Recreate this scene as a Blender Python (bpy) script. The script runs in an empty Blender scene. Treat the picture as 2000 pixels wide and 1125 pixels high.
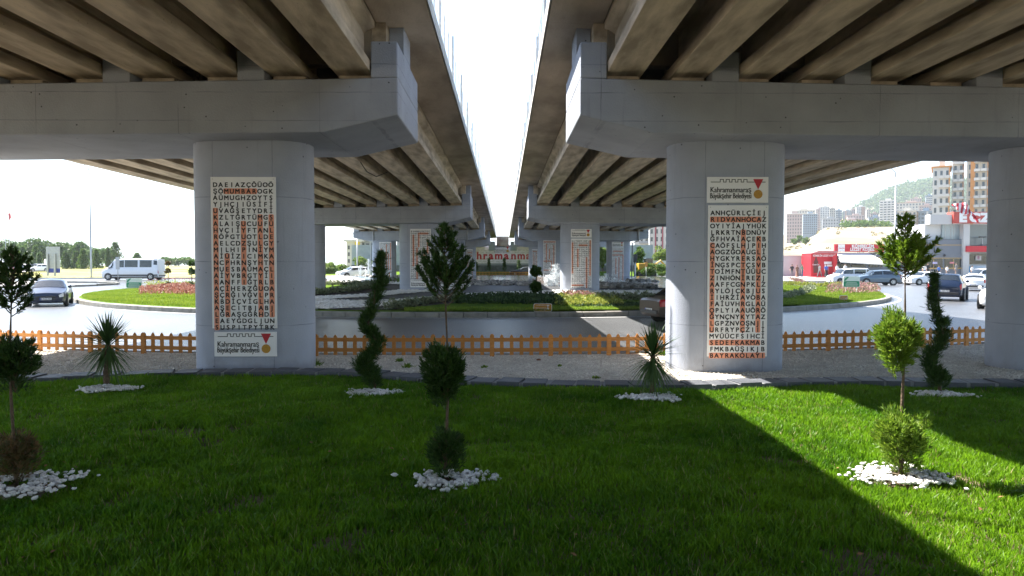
import bpy, math, random
import numpy as np
from mathutils import Vector, Matrix, Euler
R = math.radians
rng = np.random.default_rng(7); random.seed(7)
scn = bpy.context.scene
# ---------------------------------------------------------------- camera, sky, sun, exposure
CAMZ = 2.2; FPX = 1400.0
cam = bpy.data.objects.new('camera', bpy.data.cameras.new('camera'))
scn.collection.objects.link(cam); scn.camera = cam
cam.location = (0, 0, CAMZ); cam.rotation_euler = Euler((R(90 - 1.86), 0, R(-0.614)))
cam.data.sensor_width = 36; cam.data.lens = 36 * FPX / 2000; cam.data.clip_start = 0.05; cam.data.clip_end = 20000
CR = cam.rotation_euler.to_matrix()
LV = Vector((0.64, -0.37, -1.0)).normalized()
w = bpy.data.worlds.new('World'); scn.world = w; w.use_nodes = True
nt = w.node_tree; nt.nodes.clear()
sky = nt.nodes.new('ShaderNodeTexSky'); sky.sky_type = 'NISHITA'; sky.sun_disc = False
sky.sun_elevation = math.asin(-LV.z); sky.sun_rotation = math.atan2(-LV.x, -LV.y)
sky.air_density = 1.0; sky.dust_density = 0.6; sky.ozone_density = 1.0
bg = nt.nodes.new('ShaderNodeBackground'); bg.inputs[1].default_value = 0.08
wo = nt.nodes.new('ShaderNodeOutputWorld')
nt.links.new(sky.outputs[0], bg.inputs[0]); nt.links.new(bg.outputs[0], wo.inputs[0])
sl = bpy.data.lights.new('sun', 'SUN'); sl.energy = 5.0; sl.angle = R(0.5); sl.color = (1, 0.95, 0.87)
so = bpy.data.objects.new('sun', sl); scn.collection.objects.link(so)
so.rotation_euler = LV.to_track_quat('-Z', 'Y').to_euler(); so.location = (-30, 20, 50)
vs = scn.view_settings; vs.view_transform = 'Standard'; vs.look = 'None'; vs.gamma = 1; vs.exposure = 2.15; vs.use_curve_mapping = False
scn.cycles.max_bounces = 6; scn.cycles.diffuse_bounces = 4; scn.cycles.transparent_max_bounces = 8
scn.cycles.use_denoising = True; scn.cycles.volume_bounces = 1; scn.cycles.volume_max_steps = 64

# ---------------------------------------------------------------- helpers
def P(u, v, d):                      # point on the ray of photo position (u,v) at distance y = d
    r = CR @ Vector(((u - 1000) / FPX, (562.5 - v) / FPX, -1)); t = d / r.y
    return Vector((r.x * t, d, CAMZ + r.z * t))
def G(u, v, z=0.0):                  # the same ray met with a ground height (number or function)
    r = CR @ Vector(((u - 1000) / FPX, (562.5 - v) / FPX, -1))
    zz = z if not callable(z) else 0.3
    for _ in range(25):
        t = (zz - CAMZ) / r.z; x, y = r.x * t, r.y * t
        if not callable(z): break
        zz = .5 * zz + .5 * z(x, y)
    return Vector((x, y, zz))
def ss(a, b, x):
    t = min(1, max(0, (x - a) / (b - a))); return t * t * (3 - 2 * t)
def link(o, parent=None):
    scn.collection.objects.link(o)
    if parent is not None: o.parent = parent
    return o
def tag(o, label=None, cat=None, group=None, kind=None):
    if label: o['label'] = label
    if cat: o['category'] = cat
    if group: o['group'] = group
    if kind: o['kind'] = kind
    return o
def thing(name, label, cat, loc=(0, 0, 0), rz=0, group=None):
    o = bpy.data.objects.new(name, None); link(o); o.location = loc; o.rotation_euler = (0, 0, rz)
    o.empty_display_size = .1
    return tag(o, label, cat, group)
def copy_tree(o, parent=None):
    c = o.copy(); link(c)
    if parent is not None: c.parent = parent
    for ch in list(o.children): copy_tree(ch, c)
    return c
class MB:
    def __init__(s): s.v = []; s.f = []; s.m = []; s.M = None
    def add(s, vs_, fs_, m=0):
        n = len(s.v)
        for p in vs_:
            p = Vector(p)
            s.v.append(tuple(s.M @ p) if s.M is not None else tuple(p))
        for f in fs_: s.f.append([i + n for i in f]); s.m.append(m)
        return s
    def box(s, x0, x1, y0, y1, z0, z1, m=0):
        V = [(x0, y0, z0), (x1, y0, z0), (x1, y1, z0), (x0, y1, z0), (x0, y0, z1), (x1, y0, z1), (x1, y1, z1), (x0, y1, z1)]
        return s.add(V, [(3, 2, 1, 0), (4, 5, 6, 7), (0, 1, 5, 4), (1, 2, 6, 5), (2, 3, 7, 6), (3, 0, 4, 7)], m)
    def prism(s, poly, a0, a1, axis='z', m=0):       # poly of 2-D points pushed along an axis
        def q(p, a): return {'z': (p[0], p[1], a), 'y': (p[0], a, p[1]), 'x': (a, p[0], p[1])}[axis]
        n = len(poly); V = [q(p, a0) for p in poly] + [q(p, a1) for p in poly]
        F = [(i, (i + 1) % n, n + (i + 1) % n, n + i) for i in range(n)] + [tuple(range(n - 1, -1, -1)), tuple(range(n, 2 * n))]
        return s.add(V, F, m)
    def tube(s, pts, rad, n=8, m=0, caps=True):
        pts = [Vector(p) for p in pts]
        if not hasattr(rad, '__len__'): rad = [rad] * len(pts)
        V = []; F = []; up = None
        for i, p in enumerate(pts):
            d = (pts[min(i + 1, len(pts) - 1)] - pts[max(i - 1, 0)]).normalized()
            if up is None: up = d.orthogonal().normalized()
            up = (up - d * up.dot(d)).normalized(); r = d.cross(up)
            for k in range(n):
                a = 2 * math.pi * k / n; V.append(p + (up * math.cos(a) + r * math.sin(a)) * rad[i])
        for i in range(len(pts) - 1):
            for k in range(n): F.append((i * n + k, i * n + (k + 1) % n, (i + 1) * n + (k + 1) % n, (i + 1) * n + k))
        if caps: F += [tuple(range(n - 1, -1, -1)), tuple(range((len(pts) - 1) * n, len(pts) * n))]
        return s.add(V, F, m)
    def lathe(s, prof, c, axis='y', n=20, m=0):      # prof: (a, r) along the axis
        c = Vector(c); V = []; F = []
        for a, r in prof:
            for k in range(n):
                t = 2 * math.pi * k / n; x, y = r * math.cos(t), r * math.sin(t)
                V.append(c + Vector({'y': (x, a, y), 'z': (x, y, a), 'x': (a, x, y)}[axis]))
        for i in range(len(prof) - 1):
            for k in range(n): F.append((i * n + k, i * n + (k + 1) % n, (i + 1) * n + (k + 1) % n, (i + 1) * n + k))
        F += [tuple(range(n)), tuple(range((len(prof) - 1) * n, len(prof) * n))]
        return s.add(V, F, m)
    def mesh(s, name, mats, smooth=False):
        me = bpy.data.meshes.new(name); me.from_pydata(s.v, [], s.f)
        for mm in (mats if isinstance(mats, (list, tuple)) else [mats]): me.materials.append(mm)
        me.polygons.foreach_set('material_index', s.m)
        if smooth: me.polygons.foreach_set('use_smooth', [True] * len(s.f))
        me.update(); return me
    def build(s, name, mats, parent=None, smooth=False, bevel=0, angle=None):
        o = bpy.data.objects.new(name, s.mesh(name, mats, smooth)); link(o, parent)
        if smooth and angle is not None: o.data.set_sharp_from_angle(angle=R(angle))
        if bevel:
            b = o.modifiers.new('bevel', 'BEVEL'); b.width = bevel; b.segments = 2; b.limit_method = 'ANGLE'; b.angle_limit = R(35)
        return o
def npmesh(name, V, F, mats, parent=None, col=None, smooth=False):
    V = np.asarray(V, np.float32).reshape(-1, 3); F = np.asarray(F, np.int32); k = F.shape[1]
    me = bpy.data.meshes.new(name); me.vertices.add(len(V)); me.vertices.foreach_set('co', V.ravel())
    me.loops.add(F.size); me.loops.foreach_set('vertex_index', F.ravel())
    me.polygons.add(len(F)); me.polygons.foreach_set('loop_start', np.arange(0, F.size, k, dtype=np.int32))
    me.update(calc_edges=True)
    for mm in (mats if isinstance(mats, (list, tuple)) else [mats]): me.materials.append(mm)
    if smooth: me.polygons.foreach_set('use_smooth', [True] * len(F))
    if col is not None:
        a = me.color_attributes.new('tint', 'FLOAT_COLOR', 'POINT')
        c = np.ones((len(V), 4), np.float32); c[:, :3] = np.asarray(col).reshape(-1, 1) if np.ndim(col) == 1 else col
        a.data.foreach_set('color', c.ravel())
    o = bpy.data.objects.new(name, me); link(o, parent); return o
def nrm(a): return a / np.maximum(np.linalg.norm(a, axis=-1, keepdims=True), 1e-9)
def sprays(name, Pt, D, L, W, k, jit, mat, parent=None, hue=None):
    """leaf sprays: k pointed blades fanning out of every point"""
    Pt = np.repeat(np.asarray(Pt, float), k, 0); D = np.repeat(nrm(np.asarray(D, float)), k, 0); n = len(Pt)
    L = np.repeat(np.broadcast_to(L, (n // k,)), k) * rng.uniform(.6, 1.15, n); 
    D = nrm(D + rng.normal(0, jit, (n, 3))); S = nrm(np.cross(D, rng.normal(0, 1, (n, 3)))) * (W * .5 * rng.uniform(.7, 1.3, n))[:, None]
    B = Pt + rng.normal(0, 1, (n, 3)) * (L * .12)[:, None]
    mid = B + D * (L * .45)[:, None]; tip = B + D * L[:, None]
    V = np.stack([B, mid + S, tip, mid - S], 1).reshape(-1, 3); F = np.arange(n * 4).reshape(n, 4)
    h = rng.uniform(0, 1, n // k) if hue is None else np.asarray(hue)
    t = np.repeat(np.repeat(h, k), 4)
    return npmesh(name, V, F, mat, parent, col=t)

# ---------------------------------------------------------------- materials
MATS = {}
def mat(name, col, rough=.8, col2=None, scale=3.0, amt=.5, bump=0.0, bscale=60.0, metal=0.0, spec=.5, stretch=(1, 1, 1), detail=6,
        emit=0, holes=0, seams=None, trans=0, coord='Object', coat=0, speck=None, streak=0, splash=0, rand=0):
    if name in MATS: return MATS[name]
    m = bpy.data.materials.new(name); m.use_nodes = True; t = m.node_tree; N = t.nodes; Lk = t.links
    b = N['Principled BSDF']; b.inputs['Roughness'].default_value = rough; b.inputs['Metallic'].default_value = metal
    b.inputs['Specular IOR Level'].default_value = spec
    if coat: b.inputs['Coat Weight'].default_value = coat; b.inputs['Coat Roughness'].default_value = .05
    c4 = (*col, 1)
    tc = N.new('ShaderNodeTexCoord'); mp = N.new('ShaderNodeMapping'); mp.inputs['Scale'].default_value = stretch
    Lk.new(tc.outputs[coord], mp.inputs[0]); out = None
    def rgbmix(fac, a, c, blend='MIX'):
        x = N.new('ShaderNodeMix'); x.data_type = 'RGBA'; x.blend_type = blend
        for s_, v in ((0, fac), (6, a), (7, c)):
            if hasattr(v, 'is_output'): Lk.new(v, x.inputs[s_])
            else: x.inputs[s_].default_value = v
        return x.outputs[2]
    def mth(op, a, c=None, cl=False):
        x = N.new('ShaderNodeMath'); x.operation = op; x.use_clamp = cl
        for i, v in enumerate((a, c)):
            if v is None: continue
            if hasattr(v, 'is_output'): Lk.new(v, x.inputs[i])
            else: x.inputs[i].default_value = v
        return x.outputs[0]
    def noise(sc, de=6, src=None, rg=.55):
        x = N.new('ShaderNodeTexNoise'); x.inputs['Scale'].default_value = sc; x.inputs['Detail'].default_value = de; x.inputs['Roughness'].default_value = rg
        Lk.new(src or mp.outputs[0], x.inputs['Vector']); return x.outputs[0]
    if col2 is None: col2 = tuple(c * .75 for c in col)
    nz = noise(scale, detail)
    f = mth('MULTIPLY', mth('SUBTRACT', nz, .5), 2.2 * amt * 2); f = mth('ADD', f, .5, True)
    cur = rgbmix(f, c4, (*col2, 1))
    if streak:
        m2 = N.new('ShaderNodeMapping'); m2.inputs['Scale'].default_value = (6, 6, .35); Lk.new(tc.outputs[coord], m2.inputs[0])
        sn = noise(1.0, 5, m2.outputs[0], .7); g = mth('MULTIPLY', mth('SUBTRACT', sn, .58), 6 * streak, True)
        cur = rgbmix(mth('MULTIPLY', g, .5), cur, (*[c * .45 for c in col], 1))
    if speck:
        v = N.new('ShaderNodeTexVoronoi'); v.inputs['Scale'].default_value = speck[0]; Lk.new(tc.outputs[coord], v.inputs[0])
        h = N.new('ShaderNodeSeparateColor'); Lk.new(v.outputs['Color'], h.inputs[0])
        cur = rgbmix(speck[1], cur, rgbmix(h.outputs[0], (*speck[2], 1), (*speck[3], 1)))
    if holes:
        v = N.new('ShaderNodeTexVoronoi'); v.inputs['Scale'].default_value = 4.5; Lk.new(tc.outputs[coord], v.inputs[0])
        hh = mth('LESS_THAN', v.outputs['Distance'], mth('MULTIPLY', noise(1.3, 2), .11))
        cur = rgbmix(mth('MULTIPLY', hh, holes), cur, (.03, .03, .03, 1))
    if seams:
        sp = N.new('ShaderNodeSeparateXYZ'); Lk.new(tc.outputs[coord], sp.inputs[0]); wob = mth('MULTIPLY', noise(2.5, 3), .03)
        for ax, per, off in seams:
            a = mth('ADD', mth('DIVIDE', mth('ADD', sp.outputs[ax], wob), per), off)
            fr = mth('LESS_THAN', mth('FRACT', a), .016 / per)
            fr = mth('MULTIPLY', fr, mth('MULTIPLY', mth('SUBTRACT', noise(1.7, 4), .35), 2.2, True))
            cur = rgbmix(mth('MULTIPLY', fr, .9), cur, (*[c * .3 for c in col], 1))
    if splash:
        s2 = N.new('ShaderNodeSeparateXYZ'); Lk.new(tc.outputs[coord], s2.inputs[0])
        g = mth('SUBTRACT', mth('MULTIPLY', noise(3.0, 5), 1.3), mth('MULTIPLY', s2.outputs[2], 1.5), True)
        cur = rgbmix(mth('MULTIPLY', g, splash), cur, (.16, .13, .10, 1))
    if rand:
        oi = N.new('ShaderNodeObjectInfo'); cur = rgbmix(mth('MULTIPLY', oi.outputs['Random'], rand), cur, (*[c * .45 for c in col], 1))
    Lk.new(cur, b.inputs['Base Color'])
    if bump:
        bp = N.new('ShaderNodeBump'); bp.inputs['Strength'].default_value = bump; bp.inputs['Distance'].default_value = .02
        Lk.new(noise(bscale, 4), bp.inputs['Height']); Lk.new(bp.outputs[0], b.inputs['Normal'])
    if emit: Lk.new(cur, b.inputs['Emission Color']); b.inputs['Emission Strength'].default_value = emit
    MATS[name] = m; return m
def leafmat(name, ca, cb, trans=.35, rough=.55):
    if name in MATS: return MATS[name]
    m = bpy.data.materials.new(name); m.use_nodes = True; t = m.node_tree; N = t.nodes; Lk = t.links
    b = N['Principled BSDF']; b.inputs['Roughness'].default_value = rough; b.inputs['Specular IOR Level'].default_value = .45
    at = N.new('ShaderNodeAttribute'); at.attribute_name = 'tint'
    x = N.new('ShaderNodeMix'); x.data_type = 'RGBA'; x.inputs[6].default_value = (*ca, 1); x.inputs[7].default_value = (*cb, 1)
    Lk.new(at.outputs['Fac'], x.inputs[0]); Lk.new(x.outputs[2], b.inputs['Base Color'])
    tr = N.new('ShaderNodeBsdfTranslucent'); Lk.new(x.outputs[2], tr.inputs[0])
    ms = N.new('ShaderNodeMixShader'); ms.inputs[0].default_value = trans
    Lk.new(b.outputs[0], ms.inputs[1]); Lk.new(tr.outputs[0], ms.inputs[2]); Lk.new(ms.outputs[0], N['Material Output'].inputs[0])
    MATS[name] = m; return m
def glass(name, col=(.02, .03, .04), rough=.05):
    return mat(name, col, rough, amt=.1, spec=.8)
M_paint = mat('grey painted concrete', (.40, .43, .51), .75, (.325, .35, .415), 1.4, .5, .3, 40, holes=.8, seams=[(2, 1.22, .1), (0, 1.12, .5)], streak=.5, splash=.8)
M_cap = mat('grey painted cap concrete', (.36, .385, .435), .75, (.28, .30, .34), 1.1, .55, .35, 35, holes=1, seams=[(0, 2.5, .2), (2, .5, .47)], streak=.6)
M_girder = mat('tan raw girder concrete', (.66, .55, .40), .85, (.31, .25, .175), 1.8, .8, .3, 30, stretch=(1.6, .35, 1.6), holes=.5, streak=.5)
M_slab = mat('shade-dark shuttered concrete', (.33, .28, .205), .9, (.2, .165, .12), 1.5, .6, .4, 25, stretch=(1, .5, 1), seams=[(1, 2.4, .3)], streak=.5)  # darker than the overhang: shade between the girders put into the colour
M_over = mat('overhang concrete', (.55, .45, .34), .9, (.33, .26, .19), 1.2, .8, .4, 25, stretch=(1, .4, 1), seams=[(1, 2.4, .3)], streak=.6)
M_fascia = mat('weathered pale concrete', (.55, .53, .49), .85, (.36, .34, .30), 1.4, .6, .4, 25, streak=1.0)
M_dark = mat('dark rubber', (.02, .02, .02), .7)
M_asph = mat('asphalt', (.10, .105, .115), .3, (.07, .073, .08), .35, .7, .5, 220, speck=(90, .35, (.04, .04, .04), (.2, .2, .2)))
M_white = mat('white paint', (.78, .78, .76), .6, (.66, .66, .64), 4, .4)
M_metal = mat('galvanised metal', (.42, .43, .44), .45, (.33, .34, .35), 3, .4, metal=.6)
M_wood = mat('orange stained wood', (.72, .32, .08), .6, (.48, .18, .04), 5, .6, .2, 60, stretch=(1, 1, 6), spec=.3, rand=.55)
M_bark = mat('brown bark', (.17, .115, .07), .9, (.08, .055, .035), 30, .6, .6, 60)
M_black = mat('black print', (.012, .012, .014), .6)
M_red = mat('red print', (.55, .015, .03), .5, amt=.1)
M_orange = mat('salmon highlight print', (.85, .36, .23), .6, (.8, .31, .18), 8, .2)
M_panel = mat('off white sign panel', (.88, .87, .87), .5, (.82, .81, .81), 3, .3)
M_gold = mat('gold print', (.55, .30, .03), .5, (.42, .2, .02), 40, .5)
M_kerb = mat('kerb concrete', (.30, .285, .25), .9, (.19, .18, .155), 2.5, .6, .4, 30, seams=[(0, 1.0, .3)])
M_slate = mat('dark slate', (.055, .06, .072), .6, (.10, .105, .12), 2.5, .6, .3, 30)
M_mortar = mat('pale mortar', (.26, .26, .27), .9)
M_peb = mat('white pebble', (.82, .80, .77), .7, (.62, .60, .56), 3, .6)
M_rock = mat('grey brown rock', (.34, .31, .27), .9, (.09, .085, .08), 2.2, .6, .8, 8, speck=(3.1, .65, (.05, .05, .05), (.55, .52, .47)))
M_soil = mat('dark soil', (.045, .033, .024), .95, (.022, .016, .012), 6, .6, .8, 30)

# ---------------------------------------------------------------- text
GL = {}
def glyphs(body, size=1.0, align='CENTER', fat=0.0, shear=0.0):
    k = (body, align, fat, shear)
    if k not in GL:
        cu = bpy.data.curves.new('text', 'FONT'); cu.body = body; cu.size = 1; cu.align_x = align; cu.offset = fat; cu.shear = shear; cu.resolution_u = 3
        ob = bpy.data.objects.new('text', cu); me = bpy.data.meshes.new_from_object(ob)
        V = np.zeros(len(me.vertices) * 3); me.vertices.foreach_get('co', V)
        GL[k] = (V.reshape(-1, 3)[:, :2].copy(), [tuple(p.vertices) for p in me.polygons])
        bpy.data.objects.remove(ob); bpy.data.curves.remove(cu); bpy.data.meshes.remove(me)
    return GL[k]
def put_text(mb, body, x, z, size, y=0.0, m=0, align='CENTER', fat=0.0, shear=0.0, sx=1.0, width=None):
    V, F = glyphs(body, 1, align, fat, shear)
    if width and len(V): sx = width / (V[:, 0].max() - V[:, 0].min()) / size
    mb.add([(x + a * size * sx, y, z + b * size) for a, b in V], F, m)
# ---------------------------------------------------------------- terrain, road, island, lawn
def ground_z(x, y):
    return .5 * (ss(60, 85, y) if x < 0 else ss(85, 100, y))
def terrain_z(x, y):
    u = x / max(y, 1.0); z = ground_z(x, y)
    if u < -.05:
        z += 1.2 * ss(95, 190, y) * ss(.02, .25, -u) - 6 * ss(400, 2500, y)
    if u > .28:
        k = ss(.28, .40, u)
        z += k * ((9 + 8.5 * ss(.415, .45, u)) * ss(118, 330, y) + 20 * ss(420, 800, y) + (16 + 22 * ss(.42, .5, u)) * ss(760, 1050, y))
        X, Y = x - 875, y - 1500
        z += k * 92 * math.exp(-((X / 135) ** 2 if X < 0 else (X / 260) ** 2) - (Y / 300) ** 2)
        z += k * 2.0 * math.sin(x * .02 + 1) * math.sin(y * .013) * ss(120, 400, y)
    return z
M_dry = mat('dry earth and grass', (.27, .225, .16), .95, (.17, .145, .09), .06, .9, .5, 2, coord='Object')
nt_ = M_dry.node_tree
ys = np.concatenate([np.linspace(-60, 130, 60), np.geomspace(134, 9000, 90)])
us = np.linspace(-1, 1, 201)
V = []
for y in ys:
    for s in us:
        hw = 75 + max(y, 0) * 1.05; x = s * hw; z = terrain_z(x, y)
        if y < 98 and abs(x) < 92: z -= .35
        else: z -= .03
        V.append((x, y, z))
n = len(us); F = [(i * n + j, i * n + j + 1, (i + 1) * n + j + 1, (i + 1) * n + j) for i in range(len(ys) - 1) for j in range(n - 1)]
tag(npmesh('ground', V, F, M_dry, smooth=True), kind='structure')
def sheet(name, x0, x1, y0, y1, st, m, zf, off=.0):
    xs = np.linspace(x0, x1, max(2, int((x1 - x0) / st) + 1)); yy = np.linspace(y0, y1, max(2, int((y1 - y0) / st) + 1))
    V = [(x, y, zf(x, y) + off) for y in yy for x in xs]; n = len(xs)
    F = [(i * n + j, i * n + j + 1, (i + 1) * n + j + 1, (i + 1) * n + j) for i in range(len(yy) - 1) for j in range(n - 1)]
    return npmesh(name, V, F, m, smooth=True)
tag(sheet('road', -92, 92, 15.6, 98, 2.0, M_asph, ground_z), kind='structure')
# strips draped on a ground function, given by two edges
def resample(pts, n):
    pts = np.array([(p[0], p[1]) for p in pts], float); s = np.r_[0, np.cumsum(np.linalg.norm(np.diff(pts, axis=0), axis=1))]
    t = np.linspace(0, s[-1], n); return np.stack([np.interp(t, s, pts[:, i]) for i in (0, 1)], 1)
def strip(name, A, B, m, zf, off, n=60, c=8, kind='structure'):
    A = resample(A, n); B = resample(B, n); V = []
    for i in range(n):
        for j in range(c + 1):
            x, y = A[i] + (B[i] - A[i]) * j / c; V.append((x, y, zf(x, y) + off))
    F = [(i * (c + 1) + j, i * (c + 1) + j + 1, (i + 1) * (c + 1) + j + 1, (i + 1) * (c + 1) + j) for i in range(n - 1) for j in range(c)]
    o = npmesh(name, V, F, m, smooth=True); tag(o, kind=kind); return o
IC = (-1.2, 59.0); IR = 29.1
def isl_z(x, y):
    r = math.hypot(x - IC[0], y - IC[1]); f = ss(0, 13, IR - r)
    return .2 + .5 * f + .3 * f * ss(44, 66, y)
def gi(u, v): return G(u, v, isl_z)
M_turf = mat('turf', (.11, .17, .018), 1, (.06, .12, .012), 1.5, .6, .9, 60, spec=.05)
V = [(IC[0], IC[1], isl_z(*IC))]; NR, NA = 30, 128
for i in range(1, NR + 1):
    r = (IR - .14) * i / NR
    for k in range(NA):
        a = 2 * math.pi * k / NA; x, y = IC[0] + r * math.cos(a), IC[1] + r * math.sin(a); V.append((x, y, isl_z(x, y)))
F3 = [(0, 1 + k, 1 + (k + 1) % NA) for k in range(NA)]
me = bpy.data.meshes.new('island_lawn')
F = F3 + [(1 + (i - 1) * NA + k, 1 + i * NA + k, 1 + i * NA + (k + 1) % NA, 1 + (i - 1) * NA + (k + 1) % NA) for i in range(1, NR) for k in range(NA)]
me.from_pydata(V, [], F); me.materials.append(M_turf); tag(link(bpy.data.objects.new('island_lawn', me)), kind='structure')
def grass_patch(name, label, xy, h, w_, zf):
    n = len(xy); az = rng.uniform(0, 6.28, n); z = np.array([zf(a, b) for a, b in xy]); H = h * rng.uniform(.5, 1.3, n)
    S = np.stack([np.cos(az), np.sin(az), 0 * az], 1) * (w_ / 2); B = np.stack([xy[:, 0], xy[:, 1], z], 1); T_ = B + np.stack([rng.normal(0, .4, n) * H, rng.normal(0, .4, n) * H, H], 1)
    V = np.stack([B - S, B + S, T_], 1).reshape(-1, 3); t = np.repeat(np.clip(.5 + .3 * np.sin(xy[:, 0] * 1.3) * np.sin(xy[:, 1] * 1.7) + rng.normal(0, .25, n), 0, 1), 3)
    return tag(npmesh(name, V, np.arange(n * 3).reshape(n, 3), leafmat('island grass blade', (.10, .18, .01), (.26, .32, .04), .45, .8), col=t), label, 'grass', kind='stuff')
a_ = rng.uniform(math.pi * .97, math.pi * 2.03, 190000); r_ = IR - .3 - rng.uniform(0, 1, 190000) ** 1.3 * 8
gx_, gy_ = IC[0] + r_ * np.cos(a_), IC[1] + r_ * np.sin(a_)
u_ = 985 + gx_ / gy_ * FPX; dd_ = IR - r_
kk = ((u_ > 1500) & (dd_ < 8)) | ((u_ < 640) & (dd_ < 6) & (u_ < 420)) | ((u_ > 790) & (u_ < 1310) & (dd_ < 1.9))
grass_patch('island_grass', 'short grass along the rim of the roundabout island', np.stack([gx_[kk], gy_[kk]], 1), .10, .03, lambda x, y: isl_z(x, y) + .05)
def arc(cx, cy, r, a0, a1, n): return [(cx + r * math.cos(a0 + (a1 - a0) * i / (n - 1)), cy + r * math.sin(a0 + (a1 - a0) * i / (n - 1))) for i in range(n)]
def kerb_loop(name, pts, wd, z0, z1, m, joint=1.0, closed=False):
    """row of kerb stones with thin joints along a line"""
    pts = resample(pts, max(2, int(sum(math.dist(pts[i], pts[i + 1]) for i in range(len(pts) - 1)) / joint) + 1)); mb = MB()
    for i in range(len(pts) - 1):
        a, b = Vector(pts[i]), Vector(pts[i + 1]); d = (b - a); L = d.length; d /= L; nn = Vector((-d.y, d.x)); g = .012
        ja, jb = a + d * g, b - d * g; h = random.uniform(-.006, .006)
        q = [ja - nn * wd / 2, jb - nn * wd / 2, jb + nn * wd / 2, ja + nn * wd / 2]
        base = ground_z(a.x, a.y) if z0 is None else 0
        zz0, zz1 = (base - .1 if z0 is None else z0), (base + z1 if z0 is None else z1) + h
        t = [ja - nn * (wd / 2 - .03), jb - nn * (wd / 2 - .03), jb + nn * (wd / 2 - .03), ja + nn * (wd / 2 - .03)]
        V = [(*p, zz0) for p in q] + [(*p, zz1 - .03) for p in q] + [(*p, zz1) for p in t]
        F = [(3, 2, 1, 0)] + [(k, (k + 1) % 4, 4 + (k + 1) % 4, 4 + k) for k in range(4)] + [(4 + k, 4 + (k + 1) % 4, 8 + (k + 1) % 4, 8 + k) for k in range(4)] + [(8, 9, 10, 11)]
        mb.add(V, F)
    return tag(mb.build(name, m), kind='structure')
kerb_loop('island_kerb', arc(*IC, IR, 0, 2 * math.pi, 200), .3, -.05, .22, M_kerb)
M_bed = mat('dark mulch', (.035, .026, .022), .95, (.06, .045, .04), 8, .6, .8, 40)
M_path = mat('dark paving', (.055, .057, .062), .6, (.04, .042, .046), 1.5, .5, .3, 40, seams=[(1, .5, .2)])
M_pebg = mat('white pebble bed', (.62, .60, .57), .85, (.45, .44, .41), 3, .6, 1, 18, speck=(9, .6, (.25, .24, .22), (.78, .76, .72)))
def pix(L): return [gi(u, v) for u, v in L]
strip('mulch_bed', pix([(400, 600), (560, 603), (700, 606.5), (840, 604), (1000, 585), (1150, 580), (1310, 580), (1420, 584)]),
      pix([(400, 552), (560, 552), (700, 552), (840, 550), (1000, 548), (1150, 546), (1310, 546), (1420, 546)]), M_bed, isl_z, .03, 90, 16)
bandA = (pix([(560, 604), (640, 605), (719, 602), (770, 598), (813, 593), (915, 583), (1000, 578), (1075, 577), (1155, 577), (1310, 578), (1420, 580)]),
         pix([(560, 584), (640, 588), (719, 590), (770, 588), (813, 585), (915, 576), (1000, 573), (1075, 570), (1155, 569.5), (1310, 570.5), (1420, 572)]))
strip('pebble_band', *bandA, M_pebg, isl_z, .05, 90, 6)
strip('paved_path', pix([(638, 590), (732, 590), (822, 585), (920, 576), (1000, 573), (1075, 570), (1155, 569.5), (1310, 570.5), (1420, 572)]),
      pix([(640, 588), (732, 580), (822, 573), (900, 560), (950, 555), (1060, 556), (1155, 566), (1310, 566.5), (1420, 568)]), M_path, isl_z, .07, 90, 10)
bandB = (pix([(560, 590), (618, 590), (660, 586), (719, 583), (783, 577), (840, 572), (900, 566), (918, 561)]),
         pix([(560, 583), (618, 583), (660, 581), (719, 578), (783, 570), (840, 563), (885, 556), (918, 558)]))
strip('pebble_band', *bandB, M_pebg, isl_z, .09, 60, 6)
bandC = (pix([(640, 556), (720, 557), (783, 558), (830, 557)]), pix([(640, 551), (720, 553), (783, 553.5), (830, 552)]))
strip('pebble_band', *bandC, M_pebg, isl_z, .10, 40, 5)
strip('island_turf', pix([(400, 580), (560, 577), (640, 573), (700, 566), (722, 562)]), pix([(400, 562), (560, 560), (640, 559), (700, 559), (722, 561)]), M_turf, isl_z, .12, 40, 6)
M_water = mat('pool water', (.10, .16, .22), .08, (.16, .22, .28), .8, .5, .35, 9, spec=.8)
strip('pool_water', pix([(1165, 562), (1300, 566), (1440, 566)]), pix([(1165, 545.5), (1300, 544), (1440, 544)]), M_water, isl_z, .12, 40, 10)
strip('pool_water', pix([(880, 551), (960, 552), (1048, 555)]), pix([(880, 543), (960, 541.5), (1048, 543)]), M_water, isl_z, .12, 40, 8)
strip('pool_water', pix([(560, 551), (660, 551), (760, 551)]), pix([(560, 545), (660, 543.5), (770, 543.5)]), M_water, isl_z, .12, 40, 8)
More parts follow.
